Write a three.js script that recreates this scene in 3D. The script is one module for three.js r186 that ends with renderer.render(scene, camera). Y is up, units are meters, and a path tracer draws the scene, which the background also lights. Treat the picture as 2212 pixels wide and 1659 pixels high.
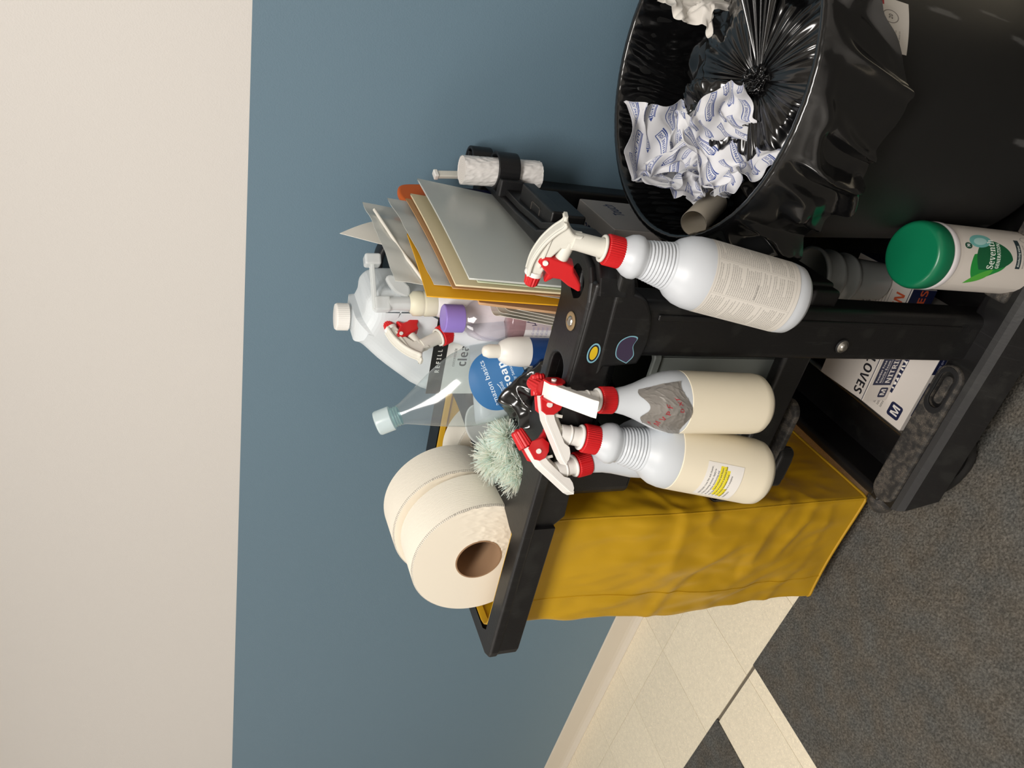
import * as THREE from 'three';
import { RoundedBoxGeometry } from 'three/addons/geometries/RoundedBoxGeometry.js';
import { mergeGeometries, mergeVertices, toCreasedNormals } from 'three/addons/utils/BufferGeometryUtils.js';
import { RectAreaLightUniformsLib } from 'three/addons/lights/RectAreaLightUniformsLib.js';
import { createNoise3D } from 'simplex-noise';

RectAreaLightUniformsLib.init();
const V = (x, y, z) => new THREE.Vector3(x, y, z);
const scene = new THREE.Scene();
scene.background = new THREE.Color(0x050505);
const renderer = new THREE.WebGLRenderer({ antialias: true });
renderer.toneMapping = THREE.LinearToneMapping;
renderer.toneMappingExposure = 1.55;
renderer.shadowMap.enabled = true;

// Camera: a phone held on its side, tipped 22 degrees down. x runs along the cart, z from the cart to the viewer.
const camera = new THREE.PerspectiveCamera(54.94, 4 / 3, 0.05, 30);
{
  const heading = THREE.MathUtils.degToRad(57.5), pitch = THREE.MathUtils.degToRad(22.02);
  const flat = V(-Math.cos(heading), 0, -Math.sin(heading)), side = V(Math.sin(heading), 0, -Math.cos(heading));
  const look = flat.clone().multiplyScalar(Math.cos(pitch)).add(V(0, -Math.sin(pitch), 0));
  camera.position.set(-0.0898, 1.39, 1.317);
  camera.up.copy(side);
  camera.lookAt(camera.position.clone().add(look));
}

// Ceiling panels: where they hang (in the room's own axes), size and strength
const PANELS = [[-0.1, 1.7, 1.2, 0.6, 15.5], [-2.5, 1.75, 1.2, 0.6, 6.8]];
const LIGHT = 0xfffaf4, CEILING = 2.62;
const ROOM_TURN = -THREE.MathUtils.degToRad(3.9);

// ---------------------------------------------------------------- helpers
function rng(seed) { let s = seed >>> 0; return () => { s = (s + 0x6d2b79f5) | 0; let t = Math.imul(s ^ (s >>> 15), 1 | s); t = (t + Math.imul(t ^ (t >>> 7), 61 | t)) ^ t; return ((t ^ (t >>> 14)) >>> 0) / 4294967296; }; }
const rand = rng(7), noise = createNoise3D(rng(11));
const fbm = (x, y, z, o = 4) => { let s = 0, a = 0.5; for (let i = 0; i < o; i++) { s += a * noise(x, y, z); x *= 2.03; y *= 2.03; z *= 2.03; a *= 0.5; } return s; };
const ridge = (x, y, z, o = 3) => { let s = 0, a = 0.5; for (let i = 0; i < o; i++) { s += a * (1 - Math.abs(noise(x, y, z)) * 2); x *= 2.1; y *= 2.1; z *= 2.1; a *= 0.5; } return s; };
const smooth = THREE.MathUtils.smoothstep, lerp = THREE.MathUtils.lerp;
const taken = new Map();
function numbered(name) { const n = taken.get(name) ?? 0; taken.set(name, n + 1); return n ? name + '_' + String(n).padStart(3, '0') : name; }
const shade = (o) => { o.castShadow = true; o.receiveShadow = true; return o; };
function thing(name, label, category, group) {
  const o = new THREE.Group(); o.name = numbered(name); o.userData = { label, category }; if (group) o.userData.group = group; scene.add(o); return o;
}
function part(name, geometry, material, parent, label) {
  const m = shade(new THREE.Mesh(geometry, material)); m.name = name; if (label) m.userData.label = label; parent.add(m); return m;
}
function single(name, geometry, material, label, category, group) {
  const m = part(numbered(name), geometry, material, scene); m.userData = { label, category }; if (group) m.userData.group = group; return m;
}
function structure(name) { const g = new THREE.Group(); g.name = name; g.userData = { kind: 'structure' }; scene.add(g); return g; }
function stand(o, base, up, yaw = 0) {           // base point, direction of the thing's own upright axis, turn about it
  o.position.set(...base);
  const q = new THREE.Quaternion().setFromUnitVectors(V(0, 1, 0), V(...up).normalize());
  o.quaternion.copy(q.multiply(new THREE.Quaternion().setFromAxisAngle(V(0, 1, 0), yaw))); return o;
}
const at = (g, x, y, z) => g.translate(x, y, z);
const rb = (w, h, d, r = 0.004, s = 2) => new RoundedBoxGeometry(w, h, d, s, Math.min(r, w / 2.01, h / 2.01, d / 2.01));
const boxAt = (x0, x1, y0, y1, z0, z1, r = 0.004, s = 2) => at(rb(x1 - x0, y1 - y0, z1 - z0, r, s), (x0 + x1) / 2, (y0 + y1) / 2, (z0 + z1) / 2);
const lathe = (pts, seg = 48) => new THREE.LatheGeometry(pts.map((p) => new THREE.Vector2(p[0], p[1])), seg);
const cyl = (r0, r1, h, seg = 32) => at(new THREE.CylinderGeometry(r1, r0, h, seg), 0, h / 2, 0);   // base on y = 0
const tube = (pts, r, seg = 40, rs = 10, closed = false) => new THREE.TubeGeometry(new THREE.CatmullRomCurve3(pts.map((p) => V(...p)), closed), seg, r, rs, closed);
function merge(...gs) { return mergeGeometries(gs.map((g) => { const k = g.index ? g.toNonIndexed() : g; for (const n of Object.keys(k.attributes)) if (!['position', 'normal', 'uv'].includes(n)) k.deleteAttribute(n); return k; })); }
function poly(pts, holes = []) {
  const s = new THREE.Shape(pts.map((p) => new THREE.Vector2(p[0], p[1])));
  for (const h of holes) s.holes.push(new THREE.Path(h.map((p) => new THREE.Vector2(p[0], p[1]))));
  return s;
}
function spline(pts, n = 40, closed = true) { return new THREE.SplineCurve([...pts, ...(closed ? [pts[0]] : [])].map((p) => new THREE.Vector2(p[0], p[1]))).getPoints(n).slice(0, closed ? -1 : undefined).map((p) => [p.x, p.y]); }
function ext(shape, depth, bevel = 0.001, seg = 2, curve = 12) {
  const g = new THREE.ExtrudeGeometry(shape, { depth: depth - 2 * bevel, bevelEnabled: bevel > 0, bevelThickness: bevel, bevelSize: bevel, bevelOffset: -bevel, bevelSegments: seg, curveSegments: curve });
  return at(g, 0, 0, -(depth - 2 * bevel) / 2);            // centred on z
}
const layFlat = (g) => g.rotateX(Math.PI / 2);             // shape (x, y) -> (x, z), thickness along y
function stadium(x0, x1, z0, z1, n = 10) {
  const r = (z1 - z0) / 2, c = (z0 + z1) / 2, p = [];
  for (let i = 0; i <= n; i++) { const t = -Math.PI / 2 + Math.PI * i / n; p.push([x1 - r + r * Math.cos(t), c + r * Math.sin(t)]); }
  for (let i = 0; i <= n; i++) { const t = Math.PI / 2 + Math.PI * i / n; p.push([x0 + r + r * Math.cos(t), c + r * Math.sin(t)]); }
  return p;
}
function roundRect(x0, x1, z0, z1, r, n = 6) {
  const p = [], c = [[x1 - r, z1 - r, 0], [x0 + r, z1 - r, 1], [x0 + r, z0 + r, 2], [x1 - r, z0 + r, 3]];
  for (const [cx, cz, q] of c) for (let i = 0; i <= n; i++) { const t = (q + i / n) * Math.PI / 2; p.push([cx + r * Math.cos(t), cz + r * Math.sin(t)]); }
  return p;
}
// A grid surface f(u, v) -> Vector3, u and v in 0..1
function sheet(f, nu, nv, closedU = false) {
  const pos = [], uv = [], idx = [];
  for (let j = 0; j <= nv; j++) for (let i = 0; i <= nu; i++) { const p = f(i / nu, j / nv); pos.push(p.x, p.y, p.z); uv.push(i / nu, j / nv); }
  for (let j = 0; j < nv; j++) for (let i = 0; i < nu; i++) { const a = j * (nu + 1) + i, b = a + 1, c = a + nu + 1, d = c + 1; idx.push(a, b, d, a, d, c); }
  const g = new THREE.BufferGeometry();
  g.setAttribute('position', new THREE.Float32BufferAttribute(pos, 3)); g.setAttribute('uv', new THREE.Float32BufferAttribute(uv, 2)); g.setIndex(idx); g.computeVertexNormals();
  if (closedU) { const n = g.attributes.normal; for (let j = 0; j <= nv; j++) { const a = j * (nu + 1), b = a + nu, s = V(n.getX(a) + n.getX(b), n.getY(a) + n.getY(b), n.getZ(a) + n.getZ(b)).normalize(); n.setXYZ(a, s.x, s.y, s.z); n.setXYZ(b, s.x, s.y, s.z); } }
  return g;
}
// Two skins of a thin sheet, joined round the border: a real thickness
function slab(f, nu, nv, t) {
  const g = sheet(f, nu, nv), n = g.attributes.normal, p = g.attributes.position;
  const g2 = g.clone(), p2 = g2.attributes.position, n2 = g2.attributes.normal;
  for (let i = 0; i < p.count; i++) { p2.setXYZ(i, p.getX(i) - n.getX(i) * t, p.getY(i) - n.getY(i) * t, p.getZ(i) - n.getZ(i) * t); n2.setXYZ(i, -n.getX(i), -n.getY(i), -n.getZ(i)); }
  const ix = [...g2.index.array]; for (let i = 0; i < ix.length; i += 3) [ix[i], ix[i + 1]] = [ix[i + 1], ix[i]]; g2.setIndex(ix);
  const ring = []; for (let i = 0; i <= nu; i++) ring.push(i); for (let j = 1; j <= nv; j++) ring.push(j * (nu + 1) + nu); for (let i = nu - 1; i >= 0; i--) ring.push(nv * (nu + 1) + i); for (let j = nv - 1; j >= 0; j--) ring.push(j * (nu + 1));
  const edge = sheet((u, v) => { const k = ring[Math.round(u * (ring.length - 1))], a = v < 0.5 ? p2 : p; return V(a.getX(k), a.getY(k), a.getZ(k)); }, ring.length - 1, 1);
  return merge(g, g2, edge);
}
// A printed patch round an upright body: radius r(y), angle 0 faces +z, grows to the reader's right
const wrap = (r, y0, y1, a0, a1, sx = 1, sz = 1, lift = 0.0006, nu = 32, nv = 16) => sheet((u, v) => { const y = lerp(y0, y1, v), t = lerp(a0, a1, u), q = r(y) + lift; return V(Math.sin(t) * q * sx, y, Math.cos(t) * q * sz); }, nu, nv);
const profile = (pts) => (y) => { for (let i = 1; i < pts.length; i++) if (y <= pts[i][1]) { const [r0, y0] = pts[i - 1], [r1, y1] = pts[i]; return y1 === y0 ? r1 : lerp(r0, r1, (y - y0) / (y1 - y0)); } return pts[pts.length - 1][0]; };

// ---------------------------------------------------------------- textures and materials
function canvasMap(w, h, draw) {
  const c = document.createElement('canvas'); c.width = w; c.height = h; const k = c.getContext('2d'); draw(k, w, h);
  const t = new THREE.CanvasTexture(c); t.colorSpace = THREE.SRGBColorSpace; t.anisotropy = 8; return t;
}
function grain(n, f, repeat, colour = false) {            // tiling-free square of values 0..255
  const d = new Uint8Array(n * n * 4);
  for (let y = 0; y < n; y++) for (let x = 0; x < n; x++) { const v = f(x / n, y / n), i = (y * n + x) * 4, c = Array.isArray(v) ? v : [v, v, v]; for (let k = 0; k < 3; k++) d[i + k] = Math.max(0, Math.min(255, c[k] * 255)); d[i + 3] = 255; }
  const t = new THREE.DataTexture(d, n, n); t.magFilter = THREE.LinearFilter; t.minFilter = THREE.LinearMipmapLinearFilter; t.generateMipmaps = true; t.wrapS = t.wrapT = THREE.MirroredRepeatWrapping; t.repeat.set(repeat, repeat); if (colour) t.colorSpace = THREE.SRGBColorSpace; t.needsUpdate = true; return t;
}
const std = (color, roughness = 0.5, more = {}) => new THREE.MeshStandardMaterial({ color, roughness, side: THREE.DoubleSide, ...more });
const phys = (color, roughness = 0.5, more = {}) => new THREE.MeshPhysicalMaterial({ color, roughness, side: THREE.DoubleSide, ...more });
const peel = grain(256, (x, y) => 0.5 + 0.5 * fbm(x * 60, y * 60, 3, 3), 5);
const leather = grain(256, (x, y) => 0.5 + 0.5 * fbm(x * 80, y * 80, 9, 2), 3);
const M = {
  black: std(0x131315, 0.42, { bumpMap: leather, bumpScale: 0.0002 }),
  blackMatte: std(0x0e0e10, 0.62),
  steel: std(0xb9b6b0, 0.3, { metalness: 1 }),
  rust: std(0x8f7a5c, 0.8, { metalness: 0.3 }),
  red: std(0xc4161c, 0.36),
  white: std(0xe9e7e2, 0.36),
  ivory: std(0xd9d7cd, 0.42),
  paper: std(0xe4e0d6, 0.85),
  film: phys(0x0b0b0c, 0.22, { clearcoat: 0.7, clearcoatRoughness: 0.12 }),
  clear: phys(0xf4f8f8, 0.06, { transmission: 1, thickness: 0, ior: 1.45 }),
  milky: phys(0xe6ecee, 0.55, { transmission: 0.45, thickness: 0 }),
  rubber: std(0x1b1a19, 0.8),
};

// ---------------------------------------------------------------- the room
const room = { turn: (o) => { o.rotation.y = ROOM_TURN; return o; } };
const fromRoom = (x, y, z) => V(x, y, z).applyAxisAngle(V(0, 1, 0), ROOM_TURN);
{
  const blue = std(0x698292, 0.5, { bumpMap: peel, bumpScale: 0.0003 }), pale = std(0xdad6d1, 0.55, { bumpMap: peel, bumpScale: 0.0003 });
  const uvm = (g) => { const p = g.attributes.position, u = g.attributes.uv; for (let i = 0; i < p.count; i++) u.setXY(i, p.getX(i) + p.getZ(i), p.getY(i)); return g; };
  const X0 = -3.6, X1 = 1.9, Z1 = 3.1, T = 0.12;
  const back = room.turn(structure('wall_back'));
  part('lower_paint', uvm(boxAt(X0 - T, X1 + T, 0, 1.334, -T, 0, 0.0001, 1)), blue, back, 'slate blue lower paint');
  part('upper_paint', uvm(boxAt(X0 - T, X1 + T, 1.334, CEILING, -T, 0, 0.0001, 1)), pale, back, 'off-white upper paint');
  for (const [name, a] of [['wall_left', [X0 - T, X0, 0, CEILING, 0, Z1]], ['wall_right', [X1, X1 + T, 0, CEILING, 0, Z1]], ['wall_front', [X0 - T, X1 + T, 0, CEILING, Z1, Z1 + T]]])
    part('painted_face', uvm(boxAt(...a, 0.0001, 1)), pale, room.turn(structure(name)));
  part('ceiling_slab', boxAt(X0 - T, X1 + T, CEILING, CEILING + T, -T, Z1 + T, 0.0001, 1), std(0xdedad4, 0.9), room.turn(structure('ceiling')));

  // floor: cream vinyl tiles round two dark carpet fields
  const floor = room.turn(structure('floor'));
  part('floor_slab', boxAt(X0, X1, -0.1, -0.004, 0, Z1, 0.0001, 1), std(0x6f675a, 0.9), floor);
  const fleck = [0, 1, 2].map((k) => grain(512, (x, y) => { const a = fbm(x * 26 + k * 9, y * 26, k, 3), b = noise(x * 70, y * 70, k + 4), w = b > 0.62 ? 0.055 : b < -0.72 ? -0.04 : 0, s = 0.9 + a * 0.035 + w + (k - 1) * 0.008; return [s * 1.035, s * 0.985, s * 0.88]; }, 1, true));
  const tileMats = fleck.map((m) => std(0xffffff, 0.42, { map: m }));
  const step = 0.3035, gx = -1.655, gz = 0.1605;
  const cells = (x0, x1, z0, z1) => {
    for (let i = Math.floor((x0 - gx) / step); gx + i * step < x1; i++) for (let j = Math.floor((z0 - gz) / step); gz + j * step < z1; j++) {
      const a = Math.max(x0, gx + i * step), b = Math.min(x1, gx + (i + 1) * step), c = Math.max(z0, gz + j * step), d = Math.min(z1, gz + (j + 1) * step);
      if (b - a < 0.012 || d - c < 0.012) continue;
      const g = boxAt(a + 0.0006, b - 0.0006, -0.004, 0, c + 0.0006, d - 0.0006, 0.0006, 1), p = g.attributes.position, u = g.attributes.uv, o = rand();
      for (let q = 0; q < p.count; q++) u.setXY(q, p.getX(q) * 2 + o, p.getZ(q) * 2 + o * 3);
      part('tile', g, tileMats[Math.floor(rand() * 3)], floor);
    }
  };
  cells(X0, X1, 0, 0.455); cells(-1.874, -1.606, 0.455, Z1);
  const pile = grain(1024, (x, y) => { const v = 0.39 + fbm(x * 110, y * 110, 1, 3) * 0.15 + fbm(x * 9, y * 9, 6, 3) * 0.035, g = 0.012 * noise(x * 14, y * 14, 8); return [v + 0.004 + g, v, v - 0.012 - g]; }, 1.1, true);
  const pileBump = grain(1024, (x, y) => 0.5 + fbm(x * 130, y * 130, 1, 3) * 0.6, 1.1);
  const carpet = std(0xd8d4cd, 1, { map: pile, bumpMap: pileBump, bumpScale: 0.004 });
  for (const [x0, x1] of [[-1.606, X1], [X0, -1.874]]) {
    const g = boxAt(x0, x1, -0.004, 0.0035, 0.455, Z1, 0.002, 1), p = g.attributes.position, u = g.attributes.uv;
    for (let q = 0; q < p.count; q++) u.setXY(q, p.getX(q), p.getZ(q));
    part('carpet_field', g, carpet, floor, 'charcoal cut-pile carpet');
  }
  // cove base along the wall
  const base = room.turn(structure('baseboard_back'));
  const cove = poly([[0, 0], [0.021, 0], [0.0215, 0.004], [0.012, 0.008], [0.0065, 0.018], [0.0045, 0.03], [0.004, 0.096], [0.0025, 0.1], [0, 0.1]]);
  const cg = new THREE.ExtrudeGeometry(cove, { depth: X1 - X0, bevelEnabled: false }); cg.rotateY(Math.PI / 2); cg.scale(1, 1, -1); cg.translate(X0, 0, 0);
  const ci = cg.index ? cg : cg; const fl = ci.attributes.position; for (let i = 0; i < fl.count; i += 3) { const t = [fl.getX(i), fl.getY(i), fl.getZ(i)]; fl.setXYZ(i, fl.getX(i + 1), fl.getY(i + 1), fl.getZ(i + 1)); fl.setXYZ(i + 1, ...t); }
  cg.computeVertexNormals();
  part('cove_strip', cg, std(0xdcd3c4, 0.45), base);

  // ceiling panels
  PANELS.forEach(([x, z, w, d, power], i) => {
    const o = thing('ceiling_light', i ? 'flat white ceiling light panel farther along the wall' : 'flat white ceiling light panel above the viewer', 'ceiling light', 'ceiling light panels');
    room.turn(o); o.position.copy(fromRoom(x, CEILING - 0.03, z));
    part('frame', merge(boxAt(-w / 2 - 0.02, w / 2 + 0.02, 0, 0.029, -d / 2 - 0.02, -d / 2), boxAt(-w / 2 - 0.02, w / 2 + 0.02, 0, 0.029, d / 2, d / 2 + 0.02), boxAt(-w / 2 - 0.02, -w / 2, 0, 0.029, -d / 2, d / 2), boxAt(w / 2, w / 2 + 0.02, 0, 0.029, -d / 2, d / 2)), M.white, o);
    part('diffuser', boxAt(-w / 2, w / 2, 0.01, 0.014, -d / 2, d / 2, 0.001, 1), std(0xffffff, 0.6, { emissive: LIGHT, emissiveIntensity: 1.6 }), o);
    const l = new THREE.RectAreaLight(LIGHT, power, w, d); l.position.set(0, -0.002, 0); l.rotation.x = -Math.PI / 2; l.castShadow = true; o.add(l); l.name = 'panel_light';
  });
}

// ---------------------------------------------------------------- the cart
const dust = grain(512, (x, y) => { const f = fbm(x * 9, y * 9, 2, 5), s = noise(x * 90, y * 90, 5); const k = smooth(f, -0.5, 0.5) * (0.35 + 0.65 * smooth(s, -0.7, 0.7)); return [0.13 + 0.24 * k, 0.125 + 0.215 * k, 0.12 + 0.185 * k]; }, 6, true);
const dusty = std(0xffffff, 0.75, { map: dust });
const scuff = grain(512, (x, y) => { const s = noise(x * 180, y * 5, 3) > 0.86 ? 0.06 : 0, f = smooth(fbm(x * 7, y * 7, 12, 4), 0.1, 0.5) * 0.05; return [0.055 + s + f, 0.054 + s + f, 0.055 + s + f * 0.9]; }, 2, true);
const cartBlack = std(0xffffff, 0.42, { map: scuff, bumpMap: leather, bumpScale: 0.0002 });
const uvMetres = (g, ax = 'x', ay = 'y') => { const p = g.attributes.position, u = g.attributes.uv, f = { x: 'getX', y: 'getY', z: 'getZ' }; for (let i = 0; i < p.count; i++) u.setXY(i, p[f[ax]](i), p[f[ay]](i)); return g; };
const cart = thing('cleaning_cart', 'black plastic janitor cart with posts, trays and a bag frame', 'cart');
{
  // top: one moulded plate with openings (bag frame, side pocket, tray, bottle holes)
  const X0 = -1.203, X1 = -0.425, Z0 = -0.03, Z1 = 0.52, TOP = 0.925;
  const wave = [];                                        // wavy inner edge of the bag opening near the pocket
  for (let i = 0; i <= 24; i++) { const t = i / 24, z = lerp(0.487, 0.03, t); wave.push([-0.917 + 0.012 * smooth(t, 0.02, 0.14) + 0.006 * Math.sin(t * 9), z]); }
  const bagHole = [[-1.16, 0.487], ...wave, [-1.16, 0.03], [-1.174, 0.05], [-1.174, 0.47]];
  const pocket = roundRect(-0.862, -0.792, 0.05, 0.462, 0.025);
  const well = roundRect(-0.752, -0.474, 0.0, 0.432, 0.03);
  const holeB = stadium(-0.655, -0.573, 0.456, 0.5).map(([x, z]) => [x, z]);
  const holeA = spline([[-0.49, 0.475], [-0.478, 0.495], [-0.455, 0.5], [-0.437, 0.485], [-0.432, 0.462], [-0.448, 0.448], [-0.475, 0.452]], 30);
  const outline = [[-0.458, -0.012], [-0.466, -0.026], [-0.48, Z0], [X0 + 0.02, Z0], [X0, Z0 + 0.02], [X0, Z1 - 0.02], [X0 + 0.01, Z1 - 0.004], [X0 + 0.025, Z1], [-0.5, Z1], [-0.47, Z1 - 0.002], [-0.445, Z1 - 0.01], [-0.428, Z1 - 0.024], [-0.418, Z1 - 0.05], [-0.42, 0.4], [-0.428, 0.36], [-0.452, 0.3], [-0.458, 0.2]];
  part('top_plate', uvMetres(at(layFlat(ext(poly(outline, [bagHole, pocket, well, holeB, holeA]), 0.02, 0.005, 4)), 0, TOP - 0.01, 0), 'x', 'z'), cartBlack, cart);
  // skirts hanging from the plate
  const sk = (name, pts, y0, y1, t, m = cartBlack) => { const inner = [], n = pts.length; for (let i = 0; i < n; i++) { const a = pts[Math.max(0, i - 1)], b = pts[Math.min(n - 1, i + 1)], d = new THREE.Vector2(b[0] - a[0], b[1] - a[1]).normalize(); inner.unshift([pts[i][0] - d.y * t, pts[i][1] + d.x * t]); } return part(name, uvMetres(at(layFlat(ext(poly([...pts, ...inner]), y1 - y0, 0.002, 2)), 0, (y0 + y1) / 2, 0)), m, cart); };
  sk('bag_frame_front', [[X0 + 0.002, 0.3], [X0 + 0.002, Z1 - 0.022], [X0 + 0.012, Z1 - 0.006], [X0 + 0.026, Z1 - 0.002], [-0.88, Z1 - 0.002]].reverse(), 0.868, 0.917, 0.03);
  sk('bag_frame_rear', [[X0 + 0.002, 0.3], [X0 + 0.002, Z0 + 0.022], [X0 + 0.022, Z0 + 0.002], [-0.48, Z0 + 0.002]], 0.868, 0.917, 0.028);
  // deeper block between bag frame and front rail
  part('frame_block', uvMetres(ext(poly([[-0.89, 0.918], [-0.89, 0.876], [-0.862, 0.853], [-0.785, 0.858], [-0.672, 0.846], [-0.672, 0.918]]), 0.042, 0.003).translate(0, 0, 0.49)), cartBlack, cart);
  part('front_rail', uvMetres(boxAt(-0.684, -0.44, 0.862, 0.922, 0.505, 0.522, 0.006, 3)), cartBlack, cart);
  part('rail_lip', uvMetres(ext(poly([[-0.69, 0.876], [-0.674, 0.848], [-0.59, 0.855], [-0.575, 0.862], [-0.575, 0.884], [-0.69, 0.884]]), 0.03, 0.004).translate(0, 0, 0.5)), cartBlack, cart);
  sk('rail_end', [[-0.46, 0.517], [-0.44, 0.508], [-0.426, 0.494], [-0.42, 0.47], [-0.421, 0.4], [-0.43, 0.36], [-0.452, 0.3], [-0.458, 0.2], [-0.459, 0.0]].reverse(), 0.876, 0.917, -0.012);
  // tray well and pocket walls
  const tub = (name, pts, y0, t = 0.004) => part(name, merge(uvMetres(at(layFlat(ext(poly(pts, [pts.map(([x, z]) => { const cx = pts.reduce((s, p) => s + p[0], 0) / pts.length, cz = pts.reduce((s, p) => s + p[1], 0) / pts.length; return [x + Math.sign(cx - x) * t, z + Math.sign(cz - z) * t]; })]), 0.91 - y0, 0.0005, 1)), 0, (0.91 + y0) / 2, 0)), at(layFlat(ext(poly(pts), 0.004, 0.0005, 1)), 0, y0, 0)), cartBlack, cart);
  tub('tray_well', roundRect(-0.757, -0.469, -0.005, 0.437, 0.03), 0.8);
  tub('pocket_well', roundRect(-0.867, -0.787, 0.045, 0.467, 0.025), 0.72);
  tub('bottle_socket', roundRect(-0.66, -0.568, 0.452, 0.504, 0.02), 0.88);
  // posts
  const post = (x, z, y0, y1, w = 0.09, d = 0.06) => part('post', uvMetres(boxAt(x - w / 2, x + w / 2, y0, y1, z - d / 2, z + d / 2, 0.014, 4)), cartBlack, cart);
  post(-0.51, 0.489, 0.1, 0.885); post(-0.51, 0.0, 0.1, 0.885); post(-0.845, 0.0, 0.1, 0.885, 0.06, 0.05);
  part('post_sleeve', uvMetres(ext(poly([...spline([[-0.562, 0.822], [-0.53, 0.815], [-0.49, 0.82], [-0.46, 0.838], [-0.45, 0.86]], 16, false), [-0.428, 0.868], [-0.425, 0.892], [-0.58, 0.884], [-0.568, 0.876]]), 0.072, 0.006, 4).translate(0, 0, 0.489)), cartBlack, cart);
  part('post_rib', uvMetres(boxAt(-0.492, -0.482, 0.2, 0.81, 0.517, 0.5225, 0.0025, 2)), cartBlack, cart);
  const screw = part('screw', at(lathe([[0, 0.005], [0.004, 0.005], [0.0065, 0.0035], [0.0075, 0], [0.011, 0], [0.011, -0.003]], 20).rotateX(Math.PI / 2), -0.525, 0.449, 0.523), M.steel, cart);
  part('washer', at(new THREE.TorusGeometry(0.011, 0.002, 8, 24), -0.525, 0.449, 0.521), M.blackMatte, screw);
  const bolt = part('bolt', at(lathe([[0, 0.005], [0.004, 0.0045], [0.007, 0.002], [0.0075, 0]], 20), -0.514, 0.926, 0.487), M.steel, cart);
  part('washer', at(new THREE.TorusGeometry(0.0105, 0.0035, 8, 24).rotateX(Math.PI / 2).scale(1, 0.5, 1), -0.514, 0.926, 0.487), M.rust, bolt, 'rusty washer');
  // stickers on rail and post sleeve
  const oval = canvasMap(256, 160, (k) => { k.fillStyle = '#10131c'; k.fillRect(0, 0, 256, 160); k.fillStyle = '#7fb3c2'; k.beginPath(); k.ellipse(128, 80, 124, 76, 0, 0, 7); k.fill(); k.fillStyle = '#151a2c'; k.beginPath(); k.ellipse(128, 80, 104, 60, 0, 0, 7); k.fill(); k.fillStyle = '#d9b822'; k.beginPath(); k.ellipse(128, 80, 84, 44, 0, 0, 7); k.fill(); });
  part('sticker', at(new THREE.CircleGeometry(0.5, 40).scale(0.033, 0.021, 1), -0.545, 0.897, 0.5226), std(0xffffff, 0.35, { map: oval }), cart, 'small yellow oval sticker with pale blue rim');
  const blob = spline([[-0.028, -0.012], [-0.012, -0.022], [0.008, -0.015], [0.025, -0.019], [0.028, -0.002], [0.018, 0.014], [0.002, 0.018], [-0.016, 0.012]], 40);
  const st = part('sticker', at(new THREE.ShapeGeometry(poly(blob)).scale(0.8, 0.8, 1), -0.537, 0.851, 0.5254), std(0x7fb0bf, 0.4), cart, 'plain dark violet sticker with pale blue edge');
  part('sticker_face', at(new THREE.ShapeGeometry(poly(blob.map(([x, y]) => [x * 0.74, y * 0.72]))), -0.537, 0.851, 0.5257), std(0x3a2f47, 0.4), st);

  // middle shelf with its end peg
  part('middle_shelf', uvMetres(merge(boxAt(-0.8, -0.44, 0.475, 0.532, 0.475, 0.5, 0.008, 3), boxAt(-0.8, -0.44, 0.475, 0.532, -0.02, 0.005, 0.008, 3), boxAt(-0.8, -0.44, 0.478, 0.488, 0, 0.48, 0.003, 1), boxAt(-0.46, -0.435, 0.475, 0.532, 0, 0.48, 0.006, 2))), cartBlack, cart);
  const peg = part('shelf_peg', uvMetres(merge(at(layFlat(ext(poly(stadium(-0.838, -0.655, 0.455, 0.505)), 0.012, 0.004, 3)), 0, 0.452, 0), at(layFlat(ext(poly(stadium(-0.836, -0.76, 0.462, 0.5)), 0.05, 0.006, 3)), 0, 0.432, 0)), 'x', 'z'), dusty, cart, 'dusty rounded shelf end');
  part('slot', at(layFlat(ext(poly(stadium(-0.83, -0.745, 0.488, 0.513)), 0.03, 0.005, 3)), 0, 0.44, 0), M.black, peg);
  part('socket_tube', at(new THREE.LatheGeometry([[0.0145, 0], [0.021, 0], [0.021, 0.075], [0.0145, 0.075], [0.0145, 0]].map((p) => new THREE.Vector2(...p)), 28), -0.872, 0.445, 0.462), M.black, cart);

  // lower deck
  part('deck', uvMetres(merge(boxAt(-0.885, 0.08, 0.05, 0.062, -0.03, 0.52, 0.004, 2), boxAt(-0.885, -0.862, 0.05, 0.15, -0.03, 0.5, 0.008, 3), boxAt(-0.885, 0.08, 0.05, 0.15, -0.03, -0.008, 0.006, 2), boxAt(0.06, 0.08, 0.05, 0.15, -0.03, 0.52, 0.006, 2), boxAt(-0.885, 0.08, 0.06, 0.15, 0.49, 0.512, 0.006, 2)), 'x', 'z'), cartBlack, cart);
  // skirt flares outwards below the lip
  const sp = [[0.505, 0.152], [0.546, 0.152], [0.556, 0.149], [0.567, 0.141], [0.588, 0.097], [0.583, 0.094], [0.562, 0.135], [0.505, 0.142]];
  const skirt = new THREE.ExtrudeGeometry(poly(sp), { depth: 0.82, bevelEnabled: false }); skirt.rotateY(-Math.PI / 2);
  skirt.translate(-0.04, 0, 0); { const p = skirt.attributes.position; for (let i = 0; i < p.count; i++) { const x = p.getX(i), y = p.getY(i); if (x < -0.8) p.setX(i, x + (0.155 - y) * 0.9 - 0.015); } skirt.computeVertexNormals(); }
  part('deck_skirt', uvMetres(skirt), cartBlack, cart);
  const oLip = part('deck_lip', uvMetres(merge(at(layFlat(ext(poly(stadium(-0.872, -0.562, 0.49, 0.545), [stadium(-0.648, -0.575, 0.503, 0.532)]), 0.016, 0.005, 3)), 0, 0.152, 0), at(layFlat(ext(poly(stadium(-0.64, -0.583, 0.509, 0.527)), 0.008, 0.002, 2)), 0, 0.153, 0)), 'x', 'z'), dusty, cart, 'dusty rounded deck lip');
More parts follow.
